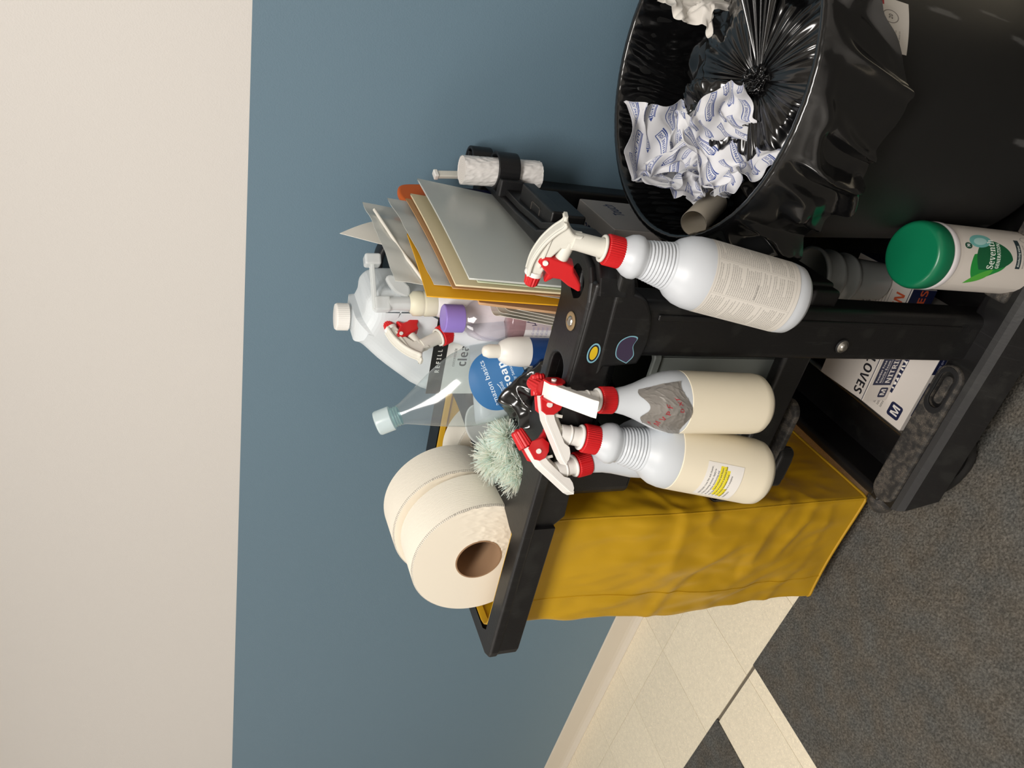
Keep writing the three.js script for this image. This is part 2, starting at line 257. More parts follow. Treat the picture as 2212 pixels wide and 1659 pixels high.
  part('groove', at(layFlat(ext(poly(stadium(-0.66, -0.566, 0.497, 0.538), [stadium(-0.648, -0.575, 0.503, 0.532)]), 0.004, 0.0005, 1)), 0, 0.1595, 0), M.blackMatte, oLip);
  part('deck_lip', uvMetres(boxAt(-0.43, 0.07, 0.142, 0.16, 0.49, 0.535, 0.007, 3), 'x', 'z'), dusty, cart, 'dusty rounded deck lip');
  part('corner_bumper', uvMetres(new THREE.SphereGeometry(0.034, 24, 16).scale(1, 0.9, 0.8).translate(-0.887, 0.118, 0.5), 'x', 'z'), dusty, cart, 'dusty rounded corner bumper');
  // wheels
  const wheel = (x, z, r = 0.1) => {
    const g = new THREE.Group(); g.name = 'wheel'; g.position.set(x, r + 0.003, z); cart.add(g);
    part('tyre', lathe([[r - 0.022, -0.019], [r - 0.008, -0.02], [r, -0.012], [r, 0.012], [r - 0.008, 0.02], [r - 0.02, 0.02], [r - 0.022, 0.012], [r - 0.024, -0.012], [r - 0.022, -0.019]], 48).rotateX(Math.PI / 2), M.rubber, g);
    const h = part('hub', lathe([[0, 0.021], [0.012, 0.02], [0.02, 0.012], [0.05, 0.008], [r - 0.03, 0.01], [r - 0.022, 0.014], [r - 0.022, -0.014], [0, -0.014]], 40).rotateX(Math.PI / 2), M.blackMatte, g);
    part('axle_cap', lathe([[0, 0.004], [0.006, 0.003], [0.008, 0]], 16).rotateX(Math.PI / 2).translate(0, 0, 0.0195), M.rust, h);
  };
  wheel(-0.772, 0.538, 0.073); wheel(-0.772, -0.01, 0.073); wheel(-0.05, 0.47, 0.05); wheel(-0.05, 0.02, 0.05);
  part('axle', new THREE.CylinderGeometry(0.007, 0.007, 0.56, 16).rotateX(Math.PI / 2).translate(-0.772, 0.076, 0.277), M.steel, cart);
  // rear hand loop
  part('rear_loop', (() => { const c = new THREE.CatmullRomCurve3([V(-0.6, 0.9, -0.012), V(-0.6, 1.02, -0.012), V(-0.61, 1.075, -0.012), V(-0.635, 1.092, -0.012), V(-0.7, 1.088, -0.012), V(-0.725, 1.07, -0.012), V(-0.737, 1.03, -0.01), V(-0.742, 0.9, -0.01)]); return sheet((u, v) => { const p = c.getPoint(v), t = c.getTangent(v), n = V(-t.y, t.x, 0), a = u * Math.PI * 2, cx = Math.cos(a), sx = Math.sin(a); return p.addScaledVector(n, 0.0075 * Math.sign(cx) * Math.abs(cx) ** 0.6).add(V(0, 0, 0.02 * Math.sign(sx) * Math.abs(sx) ** 0.6)); }, 24, 60, true); })(), M.black, cart);
  // clip that holds the bag roll, spare ring behind it, hook box on the end wall
  const arc = (r0, r1, a0, a1, n = 28) => { const p = []; for (let i = 0; i <= n; i++) { const t = lerp(a0, a1, i / n); p.push([r1 * Math.cos(t), r1 * Math.sin(t)]); } for (let i = n; i >= 0; i--) { const t = lerp(a0, a1, i / n); p.push([r0 * Math.cos(t), r0 * Math.sin(t)]); } return p; };
  part('roll_clip', at(layFlat(ext(poly(arc(0.027, 0.0325, -1.2, 4.3)), 0.04, 0.0015, 2)), -0.427, 0.912, 0.085), M.black, cart);
  part('clip_arm', boxAt(-0.462, -0.43, 0.885, 0.93, 0.11, 0.128, 0.004), M.black, cart);
  part('spare_ring', at(layFlat(ext(poly(arc(0.02, 0.0255, -2.6, 3.0)), 0.04, 0.0015, 2)), -0.434, 0.935, 0.01), M.black, cart);
  part('ring_web', boxAt(-0.45, -0.42, 0.915, 0.955, -0.002, 0.003, 0.001, 1), M.black, cart);
  const hook = part('hook_box', uvMetres(merge(boxAt(-0.462, -0.418, 0.885, 0.908, 0.17, 0.31, 0.004, 3), boxAt(-0.46, -0.424, 0.845, 0.888, 0.18, 0.305, 0.004, 2)), 'z', 'y'), cartBlack, cart);
  part('raised_mark', merge(boxAt(-0.45, -0.43, 0.9075, 0.909, 0.225, 0.228, 0.0005, 1), boxAt(-0.45, -0.43, 0.9075, 0.909, 0.262, 0.265, 0.0005, 1), boxAt(-0.432, -0.43, 0.9075, 0.909, 0.225, 0.265, 0.0005, 1)), dusty, hook);
}

// ---------------------------------------------------------------- spray bottles
const BOTTLE_RIBBED = (() => { const p = [[0, 0.004], [0.03, 0], [0.041, 0.002], [0.0465, 0.009], [0.048, 0.02], [0.048, 0.148], [0.0475, 0.158], [0.045, 0.17], [0.039, 0.182], [0.031, 0.191]]; for (let i = 0; i <= 36; i++) { const t = i / 36; p.push([lerp(0.0305, 0.024, t) + 0.0011 * Math.cos(i / 36 * Math.PI * 2 * 8), lerp(0.193, 0.228, t)]); } p.push([0.0245, 0.231], [0.028, 0.235], [0.0285, 0.241], [0.0265, 0.248], [0.0205, 0.257], [0.0155, 0.262], [0.014, 0.27], [0.0125, 0.27]); return p; })();
const BOTTLE_PLAIN = [[0, 0.004], [0.03, 0], [0.041, 0.002], [0.0465, 0.009], [0.048, 0.02], [0.048, 0.15], [0.0475, 0.162], [0.0455, 0.175], [0.041, 0.19], [0.034, 0.206], [0.027, 0.222], [0.0215, 0.238], [0.0185, 0.252], [0.0165, 0.262], [0.014, 0.27], [0.0125, 0.27]];
const collarGeo = (() => { const n = 40, g = lathe([[0.0135, 0], [0.0185, 0], [0.0195, 0.002], [0.0195, 0.021], [0.0185, 0.023], [0.0115, 0.023]], n * 4), p = g.attributes.position; for (let i = 0; i < p.count; i++) { const x = p.getX(i), z = p.getZ(i), r = Math.hypot(x, z); if (r > 0.018) { const k = 1 + 0.035 * Math.cos(Math.atan2(z, x) * n) * (p.getY(i) > 0.0015 && p.getY(i) < 0.0215 ? 1 : 0); p.setX(i, x * k); p.setZ(i, z * k); } } g.computeVertexNormals(); return g; })();
const nozzleGeo = (() => { const n = 14, g = lathe([[0, 0.03], [0.003, 0.03], [0.0035, 0.028], [0.0085, 0.0285], [0.0098, 0.026], [0.0115, 0.002], [0.0118, 0], [0, 0]], n * 6), p = g.attributes.position; for (let i = 0; i < p.count; i++) { const x = p.getX(i), z = p.getZ(i), r = Math.hypot(x, z), y = p.getY(i); if (r > 0.008 && y > 0.001 && y < 0.027) { const k = 1 + 0.055 * Math.cos(Math.atan2(z, x) * n); p.setX(i, x * k); p.setZ(i, z * k); } } g.computeVertexNormals(); return g; })();
const toAim = (g, x, y, angle) => g.rotateZ(angle - Math.PI / 2).translate(x, y, 0);     // a lathe's y axis turned to an angle in the x-y plane
// Head with an angular, open shroud (nozzle towards +x); origin at the foot of the collar
function angularHead(o, red = M.red) {
  const h = new THREE.Group(); h.name = 'trigger_head'; o.add(h);
  part('collar', collarGeo, red, h, 'ribbed red collar');
  part('neck', merge(cyl(0.0135, 0.0125, 0.034).translate(0, 0.022, 0), at(new THREE.TorusGeometry(0.0155, 0.0024, 8, 28).rotateX(Math.PI / 2), 0, 0.026, 0), at(new THREE.TorusGeometry(0.0125, 0.0018, 8, 28).rotateX(Math.PI / 2), 0, 0.042, 0)), M.white, h);
  const topLine = [[-0.041, 0.043], [-0.036, 0.049], [0.012, 0.083], [0.03, 0.09], [0.044, 0.094]], low = [[0.045, 0.0895], [0.031, 0.0855], [0.014, 0.0785], [-0.033, 0.0455], [-0.037, 0.041]];
  part('shroud', merge(ext(poly([...topLine, ...low]), 0.026, 0.001), ...[-1, 1].map((s) => ext(poly([[-0.038, 0.043], [0.012, 0.08], [0.044, 0.091], [0.045, 0.083], [0.03, 0.076], [0.016, 0.07], [-0.012, 0.051], [-0.016, 0.043], [-0.024, 0.04], [-0.032, 0.04]]), 0.0022, 0.0005).translate(0, 0, s * 0.0118))), M.white, h);
  part('pump', merge(toAim(cyl(0.0085, 0.0085, 0.034), -0.004, 0.056, 0.62), toAim(cyl(0.005, 0.005, 0.03), 0.02, 0.066, 0.5), toAim(cyl(0.0035, 0.0035, 0.036), -0.03, 0.042, 0.62), boxAt(-0.006, 0.008, 0.044, 0.062, -0.007, 0.007, 0.002), at(new THREE.BoxGeometry(0.004, 0.02, 0.02), 0.022, 0.07, 0)), M.ivory, h);
  const lever = [[0.026, 0.088], [0.04, 0.092], [0.05, 0.084], [0.054, 0.07], [0.062, 0.06], [0.078, 0.052], [0.08, 0.046], [0.066, 0.046], [0.056, 0.046], [0.054, 0.03], [0.057, 0.01], [0.051, 0.005], [0.044, 0.014], [0.04, 0.034], [0.038, 0.056], [0.03, 0.068]];
  const t = part('trigger', merge(ext(poly(lever), 0.011, 0.002), ...[-1, 1].map((s) => ext(poly([[0.02, 0.084], [0.024, 0.092], [0.042, 0.097], [0.051, 0.088], [0.052, 0.07], [0.042, 0.062], [0.03, 0.066], [0.022, 0.074]]), 0.003, 0.001).translate(0, 0, s * 0.0138))), red, h, 'red trigger lever');
  part('pivot_pin', at(new THREE.CylinderGeometry(0.0038, 0.0038, 0.036, 16).rotateX(Math.PI / 2), 0.034, 0.083, 0), M.white, t);
  part('nozzle', toAim(nozzleGeo.clone(), 0.045, 0.094, 0.32), red, h, 'ribbed red nozzle');
  return h;
}
// Head with a smooth arched shroud and a long rear fin
function archedHead(o, shell = M.ivory, red = M.red) {
  const h = new THREE.Group(); h.name = 'trigger_head'; o.add(h);
  part('collar', collarGeo, red, h, 'ribbed red collar');
  part('neck', merge(cyl(0.0128, 0.0115, 0.046).translate(0, 0.021, 0), at(new THREE.TorusGeometry(0.0155, 0.0024, 8, 28).rotateX(Math.PI / 2), 0, 0.026, 0), toAim(cyl(0.0088, 0.0088, 0.028), 0.002, 0.07, 0.05)), shell, h);
  const crest = spline([[0.06, 0.1075], [0.0425, 0.109], [0.0274, 0.1076], [0.0102, 0.1033], [-0.0069, 0.0952], [-0.0193, 0.0869], [-0.0258, 0.0896]], 24, false);
  const prof = [...crest, [-0.031, 0.09], [-0.0315, 0.0856], ...spline([[-0.027, 0.084], [-0.0203, 0.0799], [-0.0113, 0.0698], [-0.0115, 0.058]], 10, false), [0.0095, 0.0573], [0.012, 0.078], [0.03, 0.0865], [0.058, 0.089]];
  part('shroud', merge(ext(poly(prof), 0.017, 0.003, 3), ...[-1, 1].map((s) => ext(poly([...crest, ...crest.slice().reverse().map(([x, y]) => [x * 0.98, y - 0.004])]), 0.004, 0.001).translate(0, 0, s * 0.0105)), ...[-1, 1].map((s) => boxAt(0.0, 0.045, 0.094, 0.0975, s * 0.0092 - 0.001, s * 0.0092 + 0.001, 0.0008, 1))), shell, h);
  part('cuff', toAim(cyl(0.0115, 0.0122, 0.006), 0.054, 0.0975, -0.05), M.white, h);
  const lever = [[0.0286, 0.0957], [0.0324, 0.1], [0.0373, 0.1002], [0.0435, 0.0928], [0.0511, 0.0819], [0.062, 0.083], [0.0629, 0.0806], [0.0545, 0.0735], [0.0534, 0.0641], [0.0597, 0.0511], [0.0644, 0.035], [0.0622, 0.0321], [0.0535, 0.0354], [0.0451, 0.0435], [0.0387, 0.0504], [0.0302, 0.0543], [0.028, 0.0648], [0.0273, 0.076], [0.0265, 0.0872]];
  const t = part('trigger', ext(poly(lever), 0.022, 0.003, 3), red, h, 'red trigger lever');
  part('pivot_pin', at(new THREE.CylinderGeometry(0.0036, 0.0036, 0.026, 18).rotateX(Math.PI / 2), 0.0345, 0.0914, 0), M.white, t);
  part('nozzle', toAim(nozzleGeo.clone().scale(0.9, 0.65, 0.9), 0.058, 0.097, -0.08), red, h, 'ribbed red nozzle');
  return h;
}
const hdpe = phys(0xcfd4d9, 0.4, { transmission: 0.12, thickness: 0 });
const hdpeSolid = phys(0xc3c7cc, 0.4);
const hdpeFull = phys(0xf3e9d1, 0.4, { transmission: 0.12, thickness: 0 });
function sprayBottle(label, pts, body, liquidTop, base, up, yaw, headYaw, head, size = 1) {
  const o = thing('spray_bottle', label, 'spray bottle', 'spray bottles on the cart');
  stand(o, base, up, yaw); o.scale.setScalar(size);
  if (liquidTop) {
    const r = profile(pts.slice(1))(liquidTop);
    part('bottle', lathe([[r, liquidTop], ...pts.filter((p) => p[1] > liquidTop)], 64), body, o);
    part('filled_part', lathe([...pts.filter((p) => p[1] < liquidTop), [r, liquidTop], [0, liquidTop]], 64), hdpeFull, o, 'wall backed by pale yellowish liquid');
  } else part('bottle', lathe(pts, 64), body, o);
  const h = head(o); h.position.y = 0.257; h.rotation.y = headYaw - yaw;
  return o;
}
// three at the front rail
const nearBottle = sprayBottle('milky ribbed-neck spray bottle with a yellow-highlighted label on the front rail', BOTTLE_RIBBED, hdpe, 0.15, [-0.71, 0.592, 0.605], [0.03, 0.275, -0.06], 0, 0.57, angularHead, 1.08);
{
  const map = canvasMap(512, 400, (k, w, h) => {
    k.fillStyle = '#e8e4de'; k.fillRect(0, 0, w, h); k.fillStyle = '#e5d52a';
    for (const [x, y, l] of [[150, 170, 330], [60, 208, 420], [60, 246, 380], [40, 284, 160]]) k.fillRect(x, y - 26, l, 36);
    k.fillStyle = '#2b2b2b'; k.font = 'bold 25px sans-serif';
    ['DIRECTIONS: Cross film and cleaner,', 'A daily cleaning solution. Apply to', 'all areas before disinfecting and', 'wipe clean hard surfaces and floors.', 'Do not use on waxed or polished floor', 'If the solution becomes soiled,', 'mop again. This is a complete', 'CHEMICALS'].forEach((t, i) => k.fillText(t, 30, 62 + i * 39));
  });
  part('label', wrap(profile(BOTTLE_RIBBED), 0.056, 0.112, -0.62, 0.62), std(0xffffff, 0.6, { map }), nearBottle, 'white label with yellow highlighter');
}
const tapeBottle = sprayBottle('plain-shouldered spray bottle with silver tape round its shoulder beside the post', BOTTLE_PLAIN, hdpe, 0.152, [-0.603, 0.615, 0.568], [0.0, 0.275, -0.015], 0, 1.79, angularHead, 0.97);
{
  const map = canvasMap(512, 420, (k, w, h) => {
    k.fillStyle = '#8f8b86'; k.fillRect(0, 0, w, h); k.strokeStyle = '#a9a6a1'; k.lineWidth = 1; for (let i = 0; i < w; i += 7) { k.beginPath(); k.moveTo(i, 0); k.lineTo(i, h); k.stroke(); } k.strokeStyle = '#7b7772'; for (let i = 0; i < h; i += 7) { k.beginPath(); k.moveTo(0, i); k.lineTo(w, i); k.stroke(); }
    k.fillStyle = '#a8444a'; k.font = 'bold 74px sans-serif'; k.save(); k.translate(60, 190); k.rotate(0.1); k.fillText('M V P F', 0, 0); k.restore(); k.font = 'bold 58px sans-serif'; k.fillText('H', 40, 110); k.fillText('D XT', 250, 330);
  });
  part('tape', sheet((u, v) => { const y = lerp(0.158, 0.218, v) + 0.006 * Math.sin(u * 9) + (u - 0.5) * 0.012, t = lerp(-0.75, 1.25, u), q = profile(BOTTLE_PLAIN)(y) + 0.0012 + 0.0016 * Math.max(0, ridge(u * 5, v * 4, 2) - 0.25); return V(Math.sin(t) * q, y, Math.cos(t) * q); }, 70, 40), std(0xffffff, 0.34, { metalness: 0.55, map }), tapeBottle, 'wrinkled silver tape with red lettering');
}
sprayBottle('plain white spray bottle slanting behind the two milky ones at the rail', BOTTLE_PLAIN, hdpe, 0, [-0.694, 0.603, 0.5], [-0.04, 0.257, 0.03], 0, 0.75, angularHead, 1);
// the one at the rail's right end
const labelBottle = sprayBottle('solid white spray bottle with fine-print label hung at the rail end beside the bin', BOTTLE_RIBBED, hdpeSolid, 0, [-0.423, 0.646, 0.58], [0.03, 0.272, -0.06], 0, 2.95, archedHead, 1.02);
{
  const map = canvasMap(1024, 640, (k, w, h) => {
    k.fillStyle = '#cfcac2'; k.fillRect(0, 0, w, h); const r = rng(5);
    k.fillStyle = '#4a4846'; k.font = '11px sans-serif';
    const words = 'rinse surface before use and wipe dry keep from reach of children do not mix store upright in a cool place first aid if in eyes flush with water for storage and disposal see panel physical hazards may irritate skin'.split(' ');
    for (const [x0, x1] of [[60, 370], [392, 700], [722, 980]]) for (let y = 34; y < 590; y += 15) { if (r() < 0.07) continue; let x = x0, lim = r() < 0.15 ? lerp(x0, x1, 0.3 + r() * 0.6) : x1; while (true) { const t = words[Math.floor(r() * words.length)] + ' ', m = k.measureText(t).width; if (x + m > lim) break; k.fillText(t, x, y); x += m; } }
    k.font = 'bold 13px sans-serif'; k.fillText('STORAGE AND DISPOSAL', 410, 330); k.strokeStyle = '#6a6764'; k.strokeRect(40, 12, 950, 600); k.beginPath(); k.moveTo(381, 12); k.lineTo(381, 612); k.moveTo(711, 12); k.lineTo(711, 612); k.stroke();
  });
  part('label', wrap(profile(BOTTLE_RIBBED), 0.026, 0.148, -1.1, 1.7, 1, 1, 0.0006, 48, 4), std(0xffffff, 0.55, { map }), labelBottle, 'grey fine-print label');
}

// ---------------------------------------------------------------- yellow bag and tissue rolls
{
  const vinyl = phys(0xd9ab18, 0.45, { transmission: 0.25, thickness: 0 });
  const bag = thing('vinyl_bag', 'yellow vinyl collection bag hanging from the cart frame', 'bag');
  // outline at height t (0 bottom, 1 top): x range and z range
  const at0 = (t) => ({ x0: lerp(-1.262, -1.168, smooth(t, 0, 0.9)), x1: lerp(-0.952, -0.9, smooth(t, 0.0, 0.85)), z0: lerp(0.06, 0.035, t), z1: lerp(0.43, 0.482, smooth(t, 0, 0.75)) });
  const Y0 = 0.062, Y1 = 0.912;
  const ring = (s, t) => {                                   // s round the rounded outline, starting at the left front corner
    const b = at0(t), r = lerp(0.008, 0.03, t), w = b.x1 - b.x0 - 2 * r, d = b.z1 - b.z0 - 2 * r, k = (((s % 1) + 1) % 1) * 4, e = Math.floor(k), f = k - e, c = 0.1;
    const a = f < 1 - c ? 0 : (f - (1 - c)) / c * Math.PI / 2, g = Math.min(1, f / (1 - c));
    const cx = [b.x0 + r, b.x1 - r, b.x1 - r, b.x0 + r], cz = [b.z1 - r, b.z1 - r, b.z0 + r, b.z0 + r], nd = [[0, 1], [1, 0], [0, -1], [-1, 0]];
    const p0 = [cx[e], cz[e]], p1 = [cx[(e + 1) % 4], cz[(e + 1) % 4]], n0 = nd[e], n1 = nd[(e + 1) % 4];
    const nx = n0[0] * Math.cos(a) + n1[0] * Math.sin(a), nz = n0[1] * Math.cos(a) + n1[1] * Math.sin(a);
    let x = lerp(p0[0], p1[0], g) + nx * r, z = lerp(p0[1], p1[1], g) + nz * r; void w; void d;
    const m = Math.sin(g * Math.PI), belly = [0.01, -0.02, 0.01, -0.004][e] * m * Math.sin(t * Math.PI);
    const n = (fbm(x * 7, t * 2.6, z * 7, 3) * 0.014 + 0.03 * Math.max(0, ridge(x * 3.2 + t * 1.5 + z, t * 3.6, z * 3.2, 1) - 0.22) * smooth(1 - Math.abs(t - 0.4), 0.6, 1)) * smooth(t, 0, 0.12) * (1 - smooth(t, 0.8, 0.97));
    return V(x + nx * (belly + n), lerp(Y0, Y1, t) + (t < 0.05 ? 0.006 * Math.sin(s * 19) * (1 - t / 0.05) : 0), z + nz * (belly + n));
  };
  part('body', sheet((u, v) => ring(u, v), 256, 110, true), vinyl, bag);
  part('bottom_panel', sheet((u, v) => { const p = ring(u, 0), c = V(-1.107, Y0 + 0.012, 0.245); return p.lerp(c, v); }, 128, 8, true), vinyl, bag);
  const seamPath = (s, n, off = 0.001) => { const p = []; for (let i = 0; i <= n; i++) { const q = ring(s, i / n), q2 = ring(s + 0.004, i / n), d = q2.clone().sub(q), nn = V(-d.z, 0, d.x).normalize().multiplyScalar(-1); p.push([q.x + nn.x * off, q.y, q.z + nn.z * off]); } return p; };
  const stitch = std(0xb38a12, 0.55);
  part('seam', tube(seamPath(0.238, 60, 0), 0.0018, 200, 6), vinyl, bag); part('seam', tube(seamPath(0.05, 60, 0), 0.0016, 200, 6), vinyl, bag);
  { const rim = []; for (let i = 0; i < 60; i++) { const p = ring(i / 60, 0.004); rim.push([p.x, p.y, p.z]); } part('hem', tube(rim, 0.0035, 160, 6, true), stitch, bag); }
  part('thread_loop', at(new THREE.TorusGeometry(0.007, 0.0009, 6, 20).scale(0.7, 1, 1).rotateY(0.4), -1.143, 0.612, 0.463), std(0xd8b73a, 0.5), bag);
  const zip = part('zipper', boxAt(-1.19, -1.178, 0.835, 0.868, 0.43, 0.446, 0.003), M.black, bag, 'black zipper slider');
  part('zipper_pull', merge(boxAt(-1.19, -1.184, 0.8, 0.838, 0.435, 0.445, 0.002), at(new THREE.TorusGeometry(0.006, 0.0015, 6, 16), -1.187, 0.796, 0.44)), std(0x2a2a2c, 0.35, { metalness: 0.6 }), zip);
  // folded cuff of the bag over the opening
  part('cuff', sheet((u, v) => { const p = ring(u, 1), c = V(-1.04, 0.9, 0.26); const k = Math.sin(v * Math.PI) * 0.012; return V(p.x + (c.x - p.x) * 0.035 * v, p.y + k, p.z + (c.z - p.z) * 0.03 * v); }, 128, 8, true), vinyl, bag);

  const tissue = grain(256, (x, y) => 0.5 + 0.22 * Math.sin(x * 220) * Math.sin(y * 220) + 0.15 * fbm(x * 20, y * 20, 3, 2), 3);
  const sideMat = std(0xf3ecdd, 0.9, { bumpMap: tissue, bumpScale: 0.0006 }), faceMat = std(0xefe6d4, 0.92), card = std(0x9a7a5c, 0.85);
  const roll = (label, x, y, z, R, w, turn) => {
    const o = thing('toilet_roll', label, 'toilet roll', 'jumbo toilet rolls in the bag'); o.position.set(x, y, z); o.rotation.y = turn;
    part('side', lathe([[R - 0.003, -w / 2], [R, -w / 2 + 0.003], [R, w / 2 - 0.003], [R - 0.003, w / 2]], 96).rotateX(Math.PI / 2), sideMat, o);
    for (const s of [-1, 1]) part('end_face', sheet((u, v) => { const a = u * Math.PI * 2, q = lerp(0.043, R - 0.003, v), b = 0.0018 * Math.max(0, ridge(Math.cos(a) * q * 60, Math.sin(a) * q * 26, s, 2)) * smooth(Math.sin(a + 2.2), 0.1, 0.9); return V(Math.cos(a) * q, Math.sin(a) * q, s * (w / 2 + b)); }, 160, 60, true), faceMat, o);
    part('core', merge(lathe([[0.0425, -w / 2 - 0.001], [0.043, w / 2 + 0.001]], 48).rotateX(Math.PI / 2), lathe([[0.0405, -w / 2 - 0.001], [0.0405, w / 2 + 0.001]], 48).rotateX(Math.PI / 2), ...[-1, 1].map((s) => at(new THREE.RingGeometry(0.0405, 0.043, 48), 0, 0, s * (w / 2 + 0.001)))), card, o, 'brown cardboard core');
  };
  roll('front jumbo toilet roll with its cardboard core facing out of the bag', -1.022, 0.952, 0.392, 0.122, 0.092, 0.05);
  roll('second jumbo toilet roll right behind the front one', -1.035, 0.963, 0.29, 0.122, 0.092, 0.1);
  roll('rearmost jumbo toilet roll, mostly hidden behind the clear soap bottle', -0.99, 0.835, 0.165, 0.108, 0.09, 0.3);
}

// ---------------------------------------------------------------- things in the top tray
{ // gallon jug
  const o = thing('refill_jug', 'milky white gallon jug with a white screw cap at the back of the tray', 'jug');
  const side = [...spline([[-0.115, 0.0], [-0.118, 0.012], [-0.118, 0.2], [-0.112, 0.24]], 12, false), ...spline([[-0.1, 0.262], [-0.06, 0.315], [-0.03, 0.348], [-0.023, 0.358]], 10, false), [-0.021, 0.366], [0.021, 0.366], ...spline([[0.023, 0.356], [0.035, 0.352], [0.055, 0.35], [0.07, 0.334], [0.074, 0.3], [0.076, 0.22], [0.076, 0.012], [0.072, 0]], 26, false)];
  const grip = spline([[0.032, 0.325], [0.05, 0.328], [0.056, 0.31], [0.056, 0.28], [0.046, 0.27], [0.036, 0.285]], 24);
  part('body', ext(poly(side, [grip]), 0.13, 0.028, 8, 20), phys(0xdfe6ea, 0.38, { transmission: 0.15, thickness: 0 }), o);
  part('neck', cyl(0.0195, 0.0195, 0.012).translate(0, 0.362, 0), M.milky, o);
  const capG = lathe([[0.0215, 0], [0.0225, 0.001], [0.0225, 0.019], [0.021, 0.022], [0, 0.022]], 120), cp = capG.attributes.position; for (let i = 0; i < cp.count; i++) { const x = cp.getX(i), z = cp.getZ(i), y = cp.getY(i); if (y > 0.0008 && y < 0.02 && Math.hypot(x, z) > 0.02) { const k = 1 + 0.02 * Math.cos(Math.atan2(z, x) * 40); cp.setX(i, x * k); cp.setZ(i, z * k); } } capG.computeVertexNormals();
  part('cap', capG.translate(0, 0.37, 0), M.white, o, 'ribbed white screw cap');
  const map = canvasMap(1024, 900, (k, w, h) => {
    k.fillStyle = '#e9e7e2'; k.fillRect(0, 0, w, h); k.fillStyle = '#141414'; k.fillRect(0, 0, w, 150); k.fillStyle = '#e0ae1e'; k.fillRect(0, 560, w, 340);
    k.fillStyle = '#e9e7e2'; k.font = 'bold 62px sans-serif'; k.fillText('R E F I L L  S U P P L Y', 250, 100);
    k.fillStyle = '#171717'; k.font = '40px sans-serif'; k.fillText('concentrate', 330, 250); k.font = 'bold 130px sans-serif'; k.fillText('clean', 330, 370); k.fillText('solution', 330, 500);
  });
  part('label', slab((u, v) => V(lerp(-0.112, 0.062, u), lerp(0.08, 0.235, v), 0.0652), 8, 4, 0.0003), std(0xffffff, 0.5, { map }), o, 'white label with black and yellow bands');
  o.position.set(-0.668, 0.81, 0.2);
}
{ // clear soap bottle, leaning left
  const o = thing('soap_bottle', 'clear soap bottle with a round blue label leaning over the tray', 'bottle');
  const P = [[0.0, 0.004], [0.045, 0], [0.06, 0.006], [0.066, 0.02], [0.068, 0.06], [0.0675, 0.105], [0.065, 0.13], [0.058, 0.155], [0.047, 0.182], [0.035, 0.208], [0.025, 0.229], [0.019, 0.242], [0.0175, 0.248]];
  const flat = (g) => g.scale(1, 1, 0.62);
  const body = part('body', flat(lathe(P, 72)), phys(0xeef3f4, 0.1, { transmission: 0.93, thickness: 0 }), o);
  part('neck', merge(lathe([[0.0165, 0.248], [0.0165, 0.262]], 40), ...[0.249, 0.2535, 0.258].map((y) => at(new THREE.TorusGeometry(0.0168, 0.0011, 8, 36).rotateX(Math.PI / 2), 0, y, 0))), phys(0xe6f6f6, 0.12, { transmission: 0.9, thickness: 0 }), o);
  part('cap', lathe([[0.0205, 0.262], [0.021, 0.263], [0.021, 0.286], [0.0195, 0.289], [0, 0.289]], 40), phys(0xdcebee, 0.25, { transmission: 0.3, thickness: 0 }), o, 'translucent pale aqua cap');
  const inner = P.filter((p) => p[1] < 0.13).map(([r, y]) => [Math.max(0, r - 0.0016), Math.max(0.0056, y)]);
  const liq = flat(lathe([...inner, [0.0615, 0.134], [0, 0.134]], 64)), lp = liq.attributes.position; for (let i = 0; i < lp.count; i++) { const y = lp.getY(i); if (y > 0.09) lp.setY(i, Math.min(y, 0.118 - lp.getX(i) * 0.3)); } liq.computeVertexNormals();
  part('soap', liq, phys(0xd3dade, 0.3, { transmission: 0.25, thickness: 0 }), body, 'cloudy clear liquid soap');
  const map = canvasMap(512, 512, (k, w) => { k.fillStyle = '#2f6ca3'; k.fillRect(0, 0, w, w); k.fillStyle = '#e6edf2'; k.textAlign = 'center'; k.font = '58px sans-serif'; k.fillText('amazon basics', 256, 200); k.font = '34px sans-serif'; k.fillText('liquid', 200, 290); k.font = 'bold 92px sans-serif'; k.fillText('soap', 280, 370); k.font = '32px sans-serif'; k.fillText('Milky Sensation', 280, 420); k.strokeStyle = '#e6edf2'; k.lineWidth = 5; k.beginPath(); k.arc(180, 170, 90, 0.9, 2.1); k.stroke(); });
  part('label', (() => { const r = profile(P); return sheet((u, v) => { const a = u * Math.PI * 2, q = 0.046 * v, s = Math.cos(a) * q, y = 0.075 + Math.sin(a) * q, R = r(y) + 0.0008, t = s / 0.056; return V(Math.sin(t) * R, y, Math.cos(t) * R * 0.62 + 0.0006); }, 64, 16, true); })(), std(0xffffff, 0.4, { map }), o, 'round blue printed label');
  { const g = o.children[o.children.length - 1].geometry, uv = g.attributes.uv, n = 65; for (let j = 0; j <= 16; j++) for (let i = 0; i <= 64; i++) { const a = i / 64 * Math.PI * 2, q = j / 16; uv.setXY(j * n + i, 0.5 + 0.5 * q * Math.cos(a), 0.5 + 0.5 * q * Math.sin(a)); } }
  stand(o, [-0.668, 0.884, 0.34], [-0.115, 0.21, -0.02], 0.5);
}
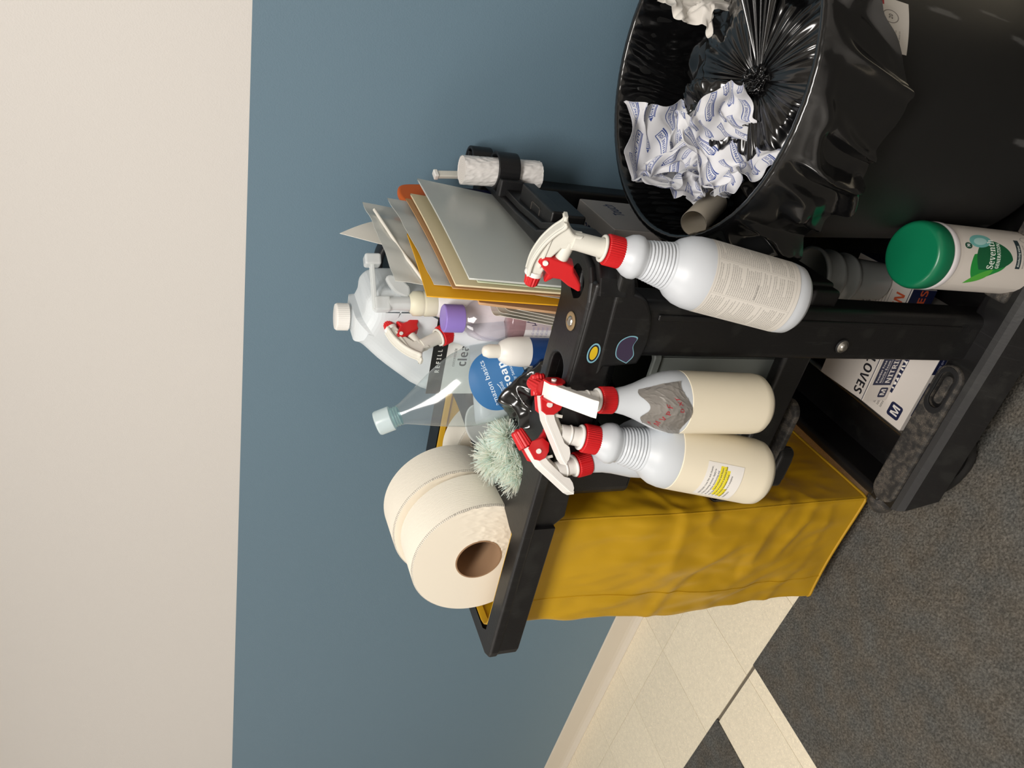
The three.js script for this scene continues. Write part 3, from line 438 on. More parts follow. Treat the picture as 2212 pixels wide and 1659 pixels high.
{ // purple-capped clear bottle
  const o = thing('cleaner_bottle', 'clear bottle with a purple screw cap standing at the front of the tray', 'bottle');
  const P = [[0, 0.005], [0.026, 0], [0.034, 0.004], [0.036, 0.012], [0.036, 0.165], [0.034, 0.18], [0.027, 0.196], [0.02, 0.203], [0.019, 0.208]];
  part('body', lathe(P, 64), phys(0xf6f2f6, 0.05, { transmission: 1, thickness: 0 }), o);
  part('cap', merge(lathe([[0.0215, 0], [0.0225, 0.001], [0.0225, 0.03], [0.0205, 0.032], [0.0198, 0.0312], [0.0175, 0.032], [0, 0.032]], 56)).translate(0, 0.207, 0), std(0x8d78c6, 0.4), o, 'purple screw cap');
  part('liquid', lathe([[0, 0.007], [0.0345, 0.01], [0.0345, 0.13], [0, 0.13]], 48), phys(0xe3c3c3, 0.15, { transmission: 0.75, thickness: 0 }), o, 'faint pink liquid');
  const map = canvasMap(1024, 512, (k, w, h) => {
    k.fillStyle = '#bcaeb2'; k.fillRect(0, 0, w, h); k.fillStyle = '#7d8a32'; k.fillRect(360, 250, 664, 110); k.fillStyle = '#d9d6d8'; k.fillRect(0, 0, 360, h);
    k.fillStyle = '#d9d6cf'; k.font = '64px sans-serif'; k.fillText('C', 640, 330); k.strokeStyle = '#3c3550'; k.lineWidth = 9; for (const y of [60, 430]) { k.beginPath(); for (let i = 0; i < 60; i++) k.lineTo(420 + i * 8, y + 40 * Math.sin(i * 0.7) + 16 * Math.sin(i * 1.9)); k.stroke(); }
    k.fillStyle = '#8a86b0'; k.font = 'italic 34px serif'; for (let i = 0; i < 4; i++) k.fillText('clean and fresh all over', 20, 90 + i * 44);
  });
  part('label', wrap(profile(P), 0.02, 0.112, -1.5, 1.9, 1, 1, 0.0006, 48, 4), std(0xffffff, 0.45, { map }), o, 'mauve label with an olive band');
  stand(o, [-0.6, 0.815, 0.32], [-0.004, 0.2, -0.004], 0.35);
}
{ // white bottle with clear swing-out spout
  const o = thing('dispenser_bottle', 'white bottle with a cream ribbed collar and clear swing spout behind the purple-capped one', 'bottle');
  part('body', lathe([[0, 0.004], [0.04, 0], [0.047, 0.008], [0.047, 0.12], [0.045, 0.145], [0.036, 0.19], [0.024, 0.226], [0.0205, 0.232]], 56), std(0xe2e0df, 0.4), o);
  part('collar', merge(lathe([[0.0215, 0.228], [0.023, 0.23], [0.023, 0.246], [0.0215, 0.248], [0.0215, 0.25], [0.0225, 0.252], [0.022, 0.264], [0.014, 0.27]], 48)), std(0xd9d6bf, 0.5), o, 'cream ribbed collar');
  part('spout', merge(lathe([[0.0135, 0.268], [0.012, 0.285], [0.0115, 0.3], [0.009, 0.304]], 28), boxAt(-0.014, 0.012, 0.298, 0.322, -0.011, 0.011, 0.004), boxAt(-0.01, 0.075, 0.318, 0.324, -0.009, -0.005, 0.002), boxAt(-0.01, 0.075, 0.318, 0.324, 0.005, 0.009, 0.002), boxAt(0.068, 0.088, 0.308, 0.332, -0.013, 0.013, 0.004), ext(poly(spline([[0.008, 0.27], [0.02, 0.29], [0.045, 0.302], [0.05, 0.29], [0.03, 0.268]], 20)), 0.012, 0.003).translate(0, 0, 0)), phys(0xf0f3f3, 0.2, { transmission: 0.5, thickness: 0 }), o, 'clear plastic swing spout');
  stand(o, [-0.594, 0.806, 0.262], [-0.012, 0.25, 0], 0.75); o.scale.set(0.92, 1.08, 0.92);
}
{ // spray bottle standing at the back
  const o = sprayBottle('spray bottle standing in front of the gallon jug, its red nozzle tipped up', BOTTLE_PLAIN, hdpeSolid, 0, [-0.65, 0.806, 0.295], [0.0, 0.25, -0.02], 0, 1.1, (h) => archedHead(h, M.ivory));
  o.children.find((c) => c.name === 'trigger_head').rotation.z = 0.55; o.userData.group = 'spray bottles in the tray';
  o.scale.setScalar(0.86);
}
{ // squat white bottle with a blue label
  const o = thing('lotion_bottle', 'short white bottle with dark blue label between the soap and the purple-capped bottle', 'bottle');
  part('body', lathe([[0, 0.003], [0.03, 0], [0.036, 0.006], [0.036, 0.12], [0.033, 0.138], [0.024, 0.15], [0.016, 0.153]], 48), std(0xe2e0da, 0.38), o);
  part('cap', lathe([[0.016, 0.152], [0.0165, 0.168], [0.012, 0.176], [0.006, 0.178], [0, 0.178]], 32), std(0xe6e3d8, 0.4), o);
  part('label', wrap(() => 0.036, 0.03, 0.108, -0.9, 1.4), std(0x1d3f74, 0.4), o, 'dark blue label');
  stand(o, [-0.633, 0.806, 0.368], [0, 1, 0.0], 0.3); o.scale.set(0.68, 1.08, 0.68);
}
{ // empty translucent cup near the duster
  const o = thing('plastic_tub', 'empty translucent white plastic tub beside the mint duster', 'tub');
  part('wall', merge(lathe([[0.0, 0.002], [0.031, 0], [0.034, 0.003], [0.04, 0.096], [0.042, 0.098], [0.0405, 0.1], [0.038, 0.096], [0.032, 0.005], [0, 0.005]], 48)), phys(0xe3e6e4, 0.45, { transmission: 0.4, thickness: 0 }), o);
  stand(o, [-0.836, 0.865, 0.268], [0.01, 0.1, 0.03], 0);
  o.scale.set(0.85, 0.9, 0.85);
}
{ // fluffy duster: a bent core densely set with soft strands
  const o = thing('fluffy_duster', 'fluffy mint and cream microfibre duster sticking out of the side pocket', 'duster');
  part('handle', tube([[-0.826, 0.73, 0.36], [-0.828, 0.84, 0.37], [-0.83, 0.9, 0.375]], 0.008, 20, 10), M.white, o);
  const r = rng(21), pos = [], nor = [], cols = [], c1 = new THREE.Color(0xe6f7f2), c2 = new THREE.Color(0xfffdf2);
  const lobes = [[-0.85, 0.928, 0.362, 0.042], [-0.848, 0.9, 0.418, 0.04], [-0.79, 0.912, 0.365, 0.042], [-0.815, 0.9, 0.4, 0.042], [-0.79, 0.925, 0.385, 0.036], [-0.83, 0.91, 0.39, 0.046]];
  for (const [x, y, z, R] of lobes) for (let k = 0; k < 3600; k++) {
    const d = V(r() - 0.5, r() - 0.5, r() - 0.5).normalize(), l = R * (0.75 + 0.5 * r()), b = V(r() - 0.5, r() - 0.9, r() - 0.5).multiplyScalar(0.016);
    const s = d.clone().cross(V(r() - 0.5, r() - 0.5, r() - 0.5)).normalize().multiplyScalar(0.0011), n = s.clone().cross(d).normalize(), c = c1.clone().lerp(c2, r() < 0.35 ? 0 : 0.6 + 0.4 * r());
    let p = V(x, y, z);
    for (let j = 0; j < 3; j++) { const t0 = j / 3, t1 = (j + 1) / 3, q = V(x, y, z).addScaledVector(d, l * t1).addScaledVector(b, t1 * t1), w0 = 1 - t0 * 0.5, w1 = 1 - t1 * 0.5; for (const [e, w, sg] of [[p, w0, -1], [p, w0, 1], [q, w1, 1], [p, w0, -1], [q, w1, 1], [q, w1, -1]]) { pos.push(e.x + s.x * w * sg, e.y + s.y * w * sg, e.z + s.z * w * sg); nor.push(n.x, n.y, n.z); cols.push(c.r, c.g, c.b); } p = q; }
  }
  const g = new THREE.BufferGeometry(); g.setAttribute('position', new THREE.Float32BufferAttribute(pos, 3)); g.setAttribute('normal', new THREE.Float32BufferAttribute(nor, 3)); g.setAttribute('color', new THREE.Float32BufferAttribute(cols, 3));
  const f = part('strands', g, phys(0xffffff, 1, { vertexColors: true, transmission: 0.5, thickness: 0 }), o, 'mint and cream fluffy strands'); f.userData.kind = 'stuff';
}
// Crumpled plastic: a lump displaced by folds
function lump(rx, ry, rz, seed, amp, freq, nu = 160, nv = 110, extra) {
  return sheet((u, v) => { const t = u * Math.PI * 2, p = (v - 0.5) * Math.PI, d = V(Math.cos(p) * Math.cos(t), Math.sin(p), Math.cos(p) * Math.sin(t)); let k = 1 + amp * (ridge(d.x * freq + seed, d.y * freq, d.z * freq, 2) - 0.25) + amp * 0.05 * ridge(d.x * freq * 3.3, d.y * freq * 3.3 + seed, d.z * freq * 3.3, 1) + amp * 0.6 * fbm(d.x * freq * 0.6, d.y * freq * 0.6 + seed, d.z * freq * 0.6, 2); if (extra) k += extra(d); return V(d.x * rx * k, d.y * ry * k, d.z * rz * k); }, nu, nv, true);
}
{
  const o = single('bag_bundle', merge(lump(0.072, 0.095, 0.062, 3, 0.36, 0.62), lump(0.036, 0.05, 0.036, 9, 0.3, 0.8).translate(0.045, -0.03, 0.03)), M.film, 'crumpled black plastic bag stuffed in the tray below the blue soap label', 'plastic bag');
  o.position.set(-0.695, 0.864, 0.393); o.rotation.set(0.2, 0.4, 0.5);
}
// ---------------------------------------------------------------- folders, envelopes, papers
{
  const sleeve = phys(0xdee2dd, 0.26, { transmission: 0.3, thickness: 0 }), sleeve2 = phys(0xdedfda, 0.22, { transmission: 0.4, thickness: 0 });
  // corners: bottom front, bottom rear, top rear, top front
  const leaf = (name, label, cat, group, c, t, m, bow = 0.006, nu = 24, nv = 16, wav = 0) => {
    const [bf, br, tr, tf] = c.map((p) => V(...p)), n = br.clone().sub(bf).cross(tf.clone().sub(bf)).normalize();
    return single(name, slab((u, v) => bf.clone().lerp(br, u).lerp(tf.clone().lerp(tr, u), v).addScaledVector(n, bow * Math.sin(u * Math.PI) * v + wav * fbm(u * 3, v * 3, t * 900, 2)), nu, nv, t), m, label, cat, group);
  };
  const F = 'document_folder', G = 'folders and papers in the tray';
  leaf(F, 'grey-green clear document sleeve, frontmost of the leaning stack', 'folder', G, [[-0.5, 0.81, 0.408], [-0.487, 0.81, 0.07], [-0.462, 1.06, 0.065], [-0.507, 1.045, 0.375]], 0.003, sleeve, 0.004);
  leaf('paper_sheet', 'pale green paper behind the front clear sleeve', 'paper', G, [[-0.507, 0.81, 0.405], [-0.494, 0.81, 0.08], [-0.476, 1.025, 0.085], [-0.513, 1.03, 0.372]], 0.002, std(0xb9c2a4, 0.8), 0.004);
  leaf('paper_sheet', 'cream paper sheaf in the middle of the folder stack', 'paper', G, [[-0.513, 0.81, 0.402], [-0.5, 0.81, 0.09], [-0.482, 1.075, 0.09], [-0.523, 1.06, 0.365]], 0.003, std(0xd8cba8, 0.85), 0.004);
  leaf(F, 'brown manila folder edge in the folder stack', 'folder', G, [[-0.518, 0.81, 0.404], [-0.505, 0.81, 0.1], [-0.488, 1.085, 0.1], [-0.53, 1.063, 0.362]], 0.0016, std(0xb58a5e, 0.8), 0.004);
  leaf(F, 'milky clear sleeve rising behind the manila folder', 'folder', G, [[-0.523, 0.81, 0.4], [-0.51, 0.81, 0.1], [-0.492, 1.115, 0.095], [-0.537, 1.085, 0.34]], 0.0012, sleeve2, 0.006, 24, 16, 0.004);
  leaf('padded_envelope', 'yellow envelope with grey lettering poking out of the folder stack', 'envelope', G, [[-0.532, 0.81, 0.405], [-0.52, 0.81, 0.16], [-0.513, 1.1, 0.2], [-0.545, 1.1, 0.362]], 0.002, (() => { const map = canvasMap(512, 512, (k) => { k.fillStyle = '#dfa51c'; k.fillRect(0, 0, 512, 512); k.fillStyle = '#6b6648'; k.font = 'bold 90px sans-serif'; k.save(); k.translate(70, 330); k.rotate(-Math.PI / 2 * 0); k.fillText('DE', 0, 0); k.restore(); }); return std(0xffffff, 0.55, { map }); })(), 0.003);
  leaf(F, 'clear sleeve with torn white upper edge', 'folder', G, [[-0.54, 0.81, 0.398], [-0.53, 0.81, 0.1], [-0.505, 1.155, 0.09], [-0.56, 1.13, 0.285]], 0.0012, sleeve2, 0.008, 24, 16, 0.006);
  single('paper_edge', tube([[-0.506, 1.14, 0.12], [-0.52, 1.125, 0.18], [-0.535, 1.11, 0.225], [-0.542, 1.1, 0.26], [-0.553, 1.085, 0.3], [-0.556, 1.068, 0.33]], 0.0028, 60, 8), M.paper, 'torn white paper strip curling along a clear sleeve', 'paper', G);
  leaf('paper_sheet', 'white paper with a pointed corner at the very back of the folder stack', 'paper', G, [[-0.552, 0.81, 0.33], [-0.545, 0.81, 0.08], [-0.545, 1.1, 0.05], [-0.56, 1.19, 0.1]], 0.0008, M.paper, 0.004);
  leaf(F, 'brown card folder edge facing the purple-capped bottle', 'folder', G, [[-0.548, 0.81, 0.408], [-0.54, 0.81, 0.14], [-0.54, 1.01, 0.16], [-0.548, 1.02, 0.37]], 0.004, std(0xbd9670, 0.85), 0.001);
  // loose slips in front
  for (let i = 0; i < 4; i++) leaf('paper_slip', ['outermost bent white paper slip below the brown folder', 'second bent white paper slip below the brown folder', 'third bent white paper slip below the brown folder', 'innermost white paper slip against the brown folder'][i], 'paper', 'bent paper slips in the tray', [[-0.556 - (3 - i) * 0.005, 0.815 + i * 0.004, 0.425], [-0.556 - (3 - i) * 0.003, 0.815 + i * 0.004, 0.3], [-0.556, 0.985 - i * 0.008, 0.31], [-0.554 - (3 - i) * 0.004, 0.985 - i * 0.008, 0.375]], 0.0006, M.paper, -0.004 - (3 - i) * 0.004);
}
{ // white bag roll in its clip
  const o = thing('bag_roll', 'roll of thin white plastic bags upright in the black clip', 'bag roll');
  const spiral = canvasMap(256, 256, (k) => { k.fillStyle = '#e6e0da'; k.fillRect(0, 0, 256, 256); k.strokeStyle = '#b9b0a6'; k.lineWidth = 3; k.beginPath(); for (let i = 0; i < 400; i++) { const a = i * 0.12, r = 6 + i * 0.29; k.lineTo(128 + r * Math.cos(a), 128 + r * Math.sin(a)); } k.stroke(); });
  part('film', sheet((u, v) => { const t = u * Math.PI * 2, r = 0.0245 + 0.0016 * (ridge(Math.cos(t) * 2, v * 5, Math.sin(t) * 2, 3) - 0.3); return V(Math.cos(t) * r, v * 0.145, Math.sin(t) * r); }, 90, 60, true), phys(0xe6e3e0, 0.35), o);
  part('roll_end', at(new THREE.CircleGeometry(0.024, 40).rotateX(-Math.PI / 2), 0, 0.144, 0), std(0xffffff, 0.6, { map: spiral }), o, 'spiral end of the roll'); part('roll_foot', at(new THREE.CircleGeometry(0.024, 40).rotateX(Math.PI / 2), 0, 0.001, 0), M.paper, o);
  stand(o, [-0.427, 0.845, 0.085], [-0.006, 0.145, 0.0], 0);
}
{
  const o = thing('scraper', 'orange rounded tool handle behind the folders beside the bag roll', 'tool');
  part('grip', ext(poly(spline([[-0.05, 0], [-0.048, 0.06], [-0.03, 0.09], [0.005, 0.088], [0.016, 0.05], [0.018, 0]], 40)), 0.012, 0.005, 4), std(0xc05a1c, 0.4), o);
  part('blade_holder', boxAt(-0.045, 0.015, -0.19, 0.005, -0.008, 0.008, 0.003), std(0x1d2140, 0.4), o, 'dark blue shaft');
  o.position.set(-0.489, 0.95, 0.052); o.rotation.y = 1.25; o.position.y = 0.998;
}
{
  const o = thing('plastic_clip', 'small white plastic clip just above the bag roll', 'clip');
  part('jaw', merge(boxAt(-0.007, 0.007, 0, 0.052, -0.004, 0.004, 0.002), boxAt(-0.011, 0.011, -0.16, 0.006, -0.005, 0.005, 0.002)), std(0xd9d6cc, 0.45), o); part('cap', boxAt(-0.008, 0.008, 0.05, 0.058, -0.006, 0.006, 0.002), M.white, o);
  o.position.set(-0.456, 0.968, 0.035); o.rotation.set(0, 1.1, 0.12);
}

// ---------------------------------------------------------------- bin, liner and rubbish
const BX = -0.19, BZ = 0.295, BR = 0.243, BTOP = 0.712;
{
  const o = thing('waste_bin', 'big round black waste bin standing on the cart deck', 'bin');
  const scr = grain(512, (x, y) => { const s = noise(x * 40, y * 40, 2) > 0.75 && fbm(x * 4, y * 4, 30, 2) > 0.28 ? 0.22 : 0; return [0.058 + s, 0.056 + s, 0.055 + s]; }, 1, true);
  part('shell', lathe([[0, 0], [0.19, 0], [0.2, 0.006], [0.205, 0.02], [0.236, 0.52], [0.238, 0.53], [0.248, 0.535], [0.25, 0.555], [0.247, 0.562], [0.24, 0.562], [0.232, 0.53], [0.2, 0.03], [0.19, 0.012], [0, 0.012]], 96), std(0xffffff, 0.55, { map: scr }), o);
  const map = canvasMap(512, 256, (k, w, h) => { k.fillStyle = '#cfcac3'; k.fillRect(0, 0, w, h); k.strokeStyle = '#7d7873'; k.lineWidth = 8; k.beginPath(); k.arc(330, 110, 60, 0, 7); k.stroke(); k.fillStyle = '#55514d'; k.font = 'bold 44px sans-serif'; k.fillText('20', 306, 126); k.font = '18px sans-serif'; for (let i = 0; i < 6; i++) k.fillText('do not load above rim', 30, 40 + i * 30); k.fillStyle = '#a3222f'; k.fillRect(430, 20, 60, 40); });
  part('sticker', wrap((y) => lerp(0.205, 0.236, (y - 0.02) / 0.5), 0.415, 0.475, 0.38, 0.66, 1, 1, 0.001), std(0xffffff, 0.5, { map }), o, 'pale printed sticker');
  o.position.set(BX, BTOP - 0.562, BZ);
}
{ // liner: pleated inside, rolled over the rim, draped outside
  const f = (u, v) => {
    const t = u * Math.PI * 2, c = Math.cos(t), s = Math.sin(t); let r, y;
    const front = smooth(s - 1.1 * c, -0.2, 1.0);            // towards the viewer
    const drop = 0.03 + 0.105 * front + 0.025 * noise(c * 1.8, s * 1.8, 4);
    if (v < 0.55) { const k = v / 0.55; y = lerp(BTOP - 0.33, BTOP + 0.002, k); r = lerp(0.2, BR - 0.006, k); r -= 0.0011 * (1 + Math.sin(t * 70 + 5 * noise(c * 3, s * 3, y * 5))) + 0.012 * Math.max(0, fbm(c * 3, s * 3, y * 5, 2)) * (1 - k * 0.7); }
    else if (v < 0.65) { const k = (v - 0.55) / 0.1 * Math.PI; y = BTOP + 0.004 + 0.006 * Math.sin(k); r = BR - 0.006 + 0.014 * (1 - Math.cos(k)) / 2 + 0.0006 * noise(c * 30, s * 30, 1); }
    else { const k = (v - 0.65) / 0.35; y = BTOP + 0.002 - drop * k; const fold = Math.max(0, Math.sin(t * 9 - k * 2.6 + 2.5 * noise(c * 1.6, s * 1.6, k))) ** 2 + 0.5 * Math.max(0, Math.sin(t * 23 - k * 4 + 3 * noise(c * 2, s * 2, 5))) ** 3; r = BR + 0.009 + (0.004 + 0.024 * fold) * Math.sin(Math.min(1, k * 1.15) * 2.2) * (0.2 + front) + 0.0025 * fbm(t * 5, k * 2, 1, 2) * k; }
    return V(BX + c * r, y, BZ + s * r);
  };
  const g = sheet(f, 420, 90, true);
  single('bin_liner', g, M.film, 'black plastic liner folded over the rim of the round bin', 'bin liner');
}
{ // tied rubbish bag inside the bin
  const knot = V(0.0, 0.93, 0.3).normalize(), e1 = V(1, 0, 0).cross(knot).normalize(), e2 = knot.clone().cross(e1);
  const bagTop = sheet((u, v) => {
    const t = u * Math.PI * 2, q = v * Math.PI * 0.75, x = Math.cos(t), y = Math.sin(t);
    const d = knot.clone().multiplyScalar(Math.cos(q)).addScaledVector(e1, Math.sin(q) * x).addScaledVector(e2, Math.sin(q) * y);
    const pleat = 0.035 * (Math.abs(Math.sin(t * 9 + 3 * noise(x, y, 2 + v))) + 0.5 * Math.abs(Math.sin(t * 23 + 2 * noise(x * 2, y * 2, 4)))) * smooth(v, 0.02, 0.09) * (1 - smooth(v, 0.16, 0.5));
    const k = 0.8 + 0.2 * smooth(v, 0, 0.25) + pleat + 0.17 * (ridge(d.x * 1.5 + 4, d.y * 1.5, d.z * 1.5, 2) - 0.25) * smooth(v, 0.12, 0.4);
    return V(d.x * 0.19 * k, d.y * 0.115 * k, d.z * 0.185 * k);
  }, 360, 150, true);
  const o = thing('rubbish_bag', 'knotted shiny black rubbish bag lying in the round bin', 'rubbish bag');
  part('bag_skin', bagTop, M.film, o);
  part('knot', lump(0.02, 0.02, 0.02, 5, 0.4, 1.8, 90, 60).translate(0, 0.088, 0.052), M.film, o, 'twisted knot');
  part('gathered_tail', sheet((u, v) => { const t = u * Math.PI * 2, fl = 1 + 0.22 * Math.sin(t * 6 + 2 + 2 * v) + 0.1 * Math.sin(t * 15), r = 0.007 + 0.062 * Math.sin(v * 2.2) * fl; const a = V(-0.01 - 0.085 * v, 0.092 + 0.045 * v - 0.05 * v * v, 0.045 - 0.075 * v); const cr = 0.012 * ridge(v * 3, Math.cos(t) * 1.5, Math.sin(t) * 1.5, 2) * v; return V(a.x + Math.cos(t) * r * 0.55 + cr, a.y + Math.sin(t) * r * 0.62 + cr, a.z - Math.cos(t) * r * 0.65); }, 220, 70, true), M.film, o, 'crumpled tail of the bag');
  part('gathered_tail', sheet((u, v) => { const t = u * Math.PI * 2, r = 0.006 + 0.06 * v ** 1.1 * (1 + 0.25 * Math.sin(t * 7) + 0.12 * Math.sin(t * 17)); return V(0.012 + 0.12 * v + Math.cos(t) * r * 0.3, 0.09 + 0.012 * v + Math.sin(t) * r * 0.6, 0.05 - 0.05 * v - Math.cos(t) * r * 0.7); }, 220, 60, true), M.film, o, 'pleated neck of the bag');
  o.position.set(BX + 0.01, 0.578, BZ + 0.02);
}
{ // crumpled wrapping paper with blue print
  const map = canvasMap(1024, 1024, (k, w) => { k.fillStyle = '#dcdcdf'; k.fillRect(0, 0, w, w); const r = rng(3); k.fillStyle = k.strokeStyle = '#33488a'; k.lineWidth = 5; for (let j = 0; j < 9; j++) for (let i = 0; i < 4; i++) { k.save(); k.translate(i * 290 + (j % 2) * 140 - 40, j * 125 + 40); k.rotate(0.06); k.strokeRect(0, 0, 190, 44); k.font = 'bold 28px sans-serif'; k.fillText('GENUINE JOE', 5, 33); k.fillRect(-10, 50, 205, 7); k.beginPath(); k.moveTo(-22, 22); k.lineTo(-6, 4); k.lineTo(-6, 44); k.fill(); k.restore(); } void r; });
  const paper = std(0xffffff, 0.7, { map });
  const o = thing('wrapping_paper', 'crumpled white wrapping paper with blue print at the bin edge', 'wrapping paper');
  const crumple = (w, h, seed, amp, f, curl) => slab((u, v) => { const x = (u - 0.5) * w, y = (v - 0.5) * h, n = (ridge(u * f + seed, v * f, seed, 2) - 0.25) * amp; return V(x + fbm(u * 2, v * 2, seed + 5, 2) * 0.03, y + fbm(u * 2, v * 2, seed, 2) * 0.03, n + curl * (x * x * 5 + y * y * 2) + 0.015 * Math.sin(u * 5 + seed)); }, 50, 50, 0.0004);
  const put = (w, h, seed, amp, f, curl, p, r) => { const m = part('sheet', crumple(w, h, seed, amp, f, curl), paper, o); m.position.set(...p); m.rotation.set(...r); };
  put(0.15, 0.15, 2, 0.03, 1.1, 1.6, [-0.335, 0.705, 0.275], [-0.35, 0.9, 0.4]);
  put(0.12, 0.1, 6, 0.035, 1.2, 2.2, [-0.285, 0.675, 0.325], [-0.7, -0.3, -0.4]);
  put(0.13, 0.1, 9, 0.03, 1.1, 1.8, [-0.27, 0.69, 0.385], [-0.8, 0.35, 0.9]);
  put(0.1, 0.08, 13, 0.035, 1.3, 2.0, [-0.325, 0.675, 0.355], [-1.0, 0.6, 0.2]);
}
{
  const o = thing('cardboard_tube', 'empty pale cardboard tube at the left edge of the bin', 'cardboard tube');
  part('tube_wall', lathe([[0.019, 0], [0.0205, 0], [0.0205, 0.09], [0.019, 0.09], [0.019, 0]], 40), std(0xb9b0a0, 0.85), o);
  stand(o, [-0.365, 0.655, 0.35], [-0.02, 0.07, 0.06], 0);
}
{ // thin white bag at the far right of the bin
  const g = slab((u, v) => { const x = lerp(-0.09, 0.1, u), y = lerp(-0.06, 0.05, v); return V(x + 0.01 * Math.sin(v * 9), y + 0.02 * (ridge(u * 3, v * 2, 4, 2) - 0.3) + 0.015 * Math.sin(u * 12), 0.02 * Math.sin(u * 9 + v * 3) + 0.02 * ridge(u * 2, v * 2, 8, 2)); }, 60, 40, 0.0004);
  const o = single('paper_towel', g, phys(0xe1dcd4, 0.6, { transmission: 0.12, thickness: 0 }), 'crumpled translucent white sheet at the upper right of the rubbish', 'paper');
  o.position.set(-0.07, 0.69, 0.2); o.rotation.set(-0.5, 0.5, -0.3); o.scale.setScalar(0.85);
}

// ---------------------------------------------------------------- on the deck
{
  const o = thing('wipes_canister', 'white wipes canister with a green lid standing on the deck', 'canister');
  part('body', lathe([[0, 0.003], [0.048, 0], [0.052, 0.004], [0.052, 0.2], [0.0505, 0.204], [0.05, 0.206]], 72), std(0xcfc8c0, 0.4), o);
  part('shoulder', lathe([[0.052, 0.2], [0.0535, 0.202], [0.0535, 0.208], [0.052, 0.211], [0.05, 0.214]], 72), std(0xcfcacb, 0.35), o, 'pale ring below the lid');
  part('lid', lathe([[0.05, 0.212], [0.053, 0.214], [0.0535, 0.232], [0.051, 0.239], [0.047, 0.2425], [0.044, 0.2415], [0.006, 0.243], [0, 0.2432]], 72), std(0x0b6b48, 0.3), o, 'green screw lid');
  const map = canvasMap(1024, 1024, (k, w, h) => {
    k.fillStyle = '#d3ccc4'; k.fillRect(0, 0, w, h);
    k.fillStyle = '#1d8a3a'; k.beginPath(); k.moveTo(120, 250); k.quadraticCurveTo(330, 60, 560, 130); k.lineTo(700, 560); k.quadraticCurveTo(420, 640, 300, 470); k.fill();
    k.fillStyle = '#4fa83c'; k.beginPath(); k.moveTo(60, 160); k.quadraticCurveTo(260, 180, 360, 420); k.quadraticCurveTo(140, 400, 60, 160); k.fill();
    k.fillStyle = '#0e5a36'; k.beginPath(); k.moveTo(330, 230); k.quadraticCurveTo(640, 60, 830, 330); k.quadraticCurveTo(760, 600, 520, 640); k.quadraticCurveTo(330, 560, 330, 230); k.fill();
    k.fillStyle = '#6fb3ae'; k.beginPath(); k.ellipse(790, 230, 110, 150, -0.4, 0, 7); k.fill(); k.fillStyle = '#a9d3cf'; k.beginPath(); k.ellipse(780, 225, 60, 90, -0.4, 0, 7); k.fill();
    k.fillStyle = '#e9efe6'; k.font = 'bold 118px serif'; k.fillText('Seventh', 350, 400); k.font = 'bold 64px sans-serif'; k.fillText('GENERATION', 365, 470);
    k.fillStyle = '#24503f'; k.beginPath(); k.ellipse(690, 60, 52, 46, 0, 0, 7); k.fill(); k.fillStyle = '#fff'; k.font = 'bold 48px sans-serif'; k.fillText('70', 664, 78);
    k.fillStyle = '#22343a'; k.fillRect(390, 690, 480, 62); k.fillStyle = '#dfe4de'; k.font = 'bold 40px sans-serif'; k.fillText('disinfecting wipes', 420, 735);
    k.fillStyle = '#444'; k.font = '36px sans-serif'; k.fillText('lemongrass citrus scent', 400, 800); k.strokeStyle = '#555'; k.lineWidth = 5; for (const x of [430, 560]) { k.beginPath(); k.arc(x, 890, 44, 0, 7); k.stroke(); } k.strokeRect(640, 850, 130, 80); k.beginPath(); k.ellipse(890, 880, 60, 80, 0, 0, 7); k.stroke();
  });
  part('label', wrap(() => 0.052, 0.014, 0.192, -0.75, 1.2, 1, 1, 0.0005, 48, 2), std(0xffffff, 0.45, { map }), o, 'printed green leaf label');
  stand(o, [-0.37, 0.13, 0.497], [0, 1, 0], 0.18);
}
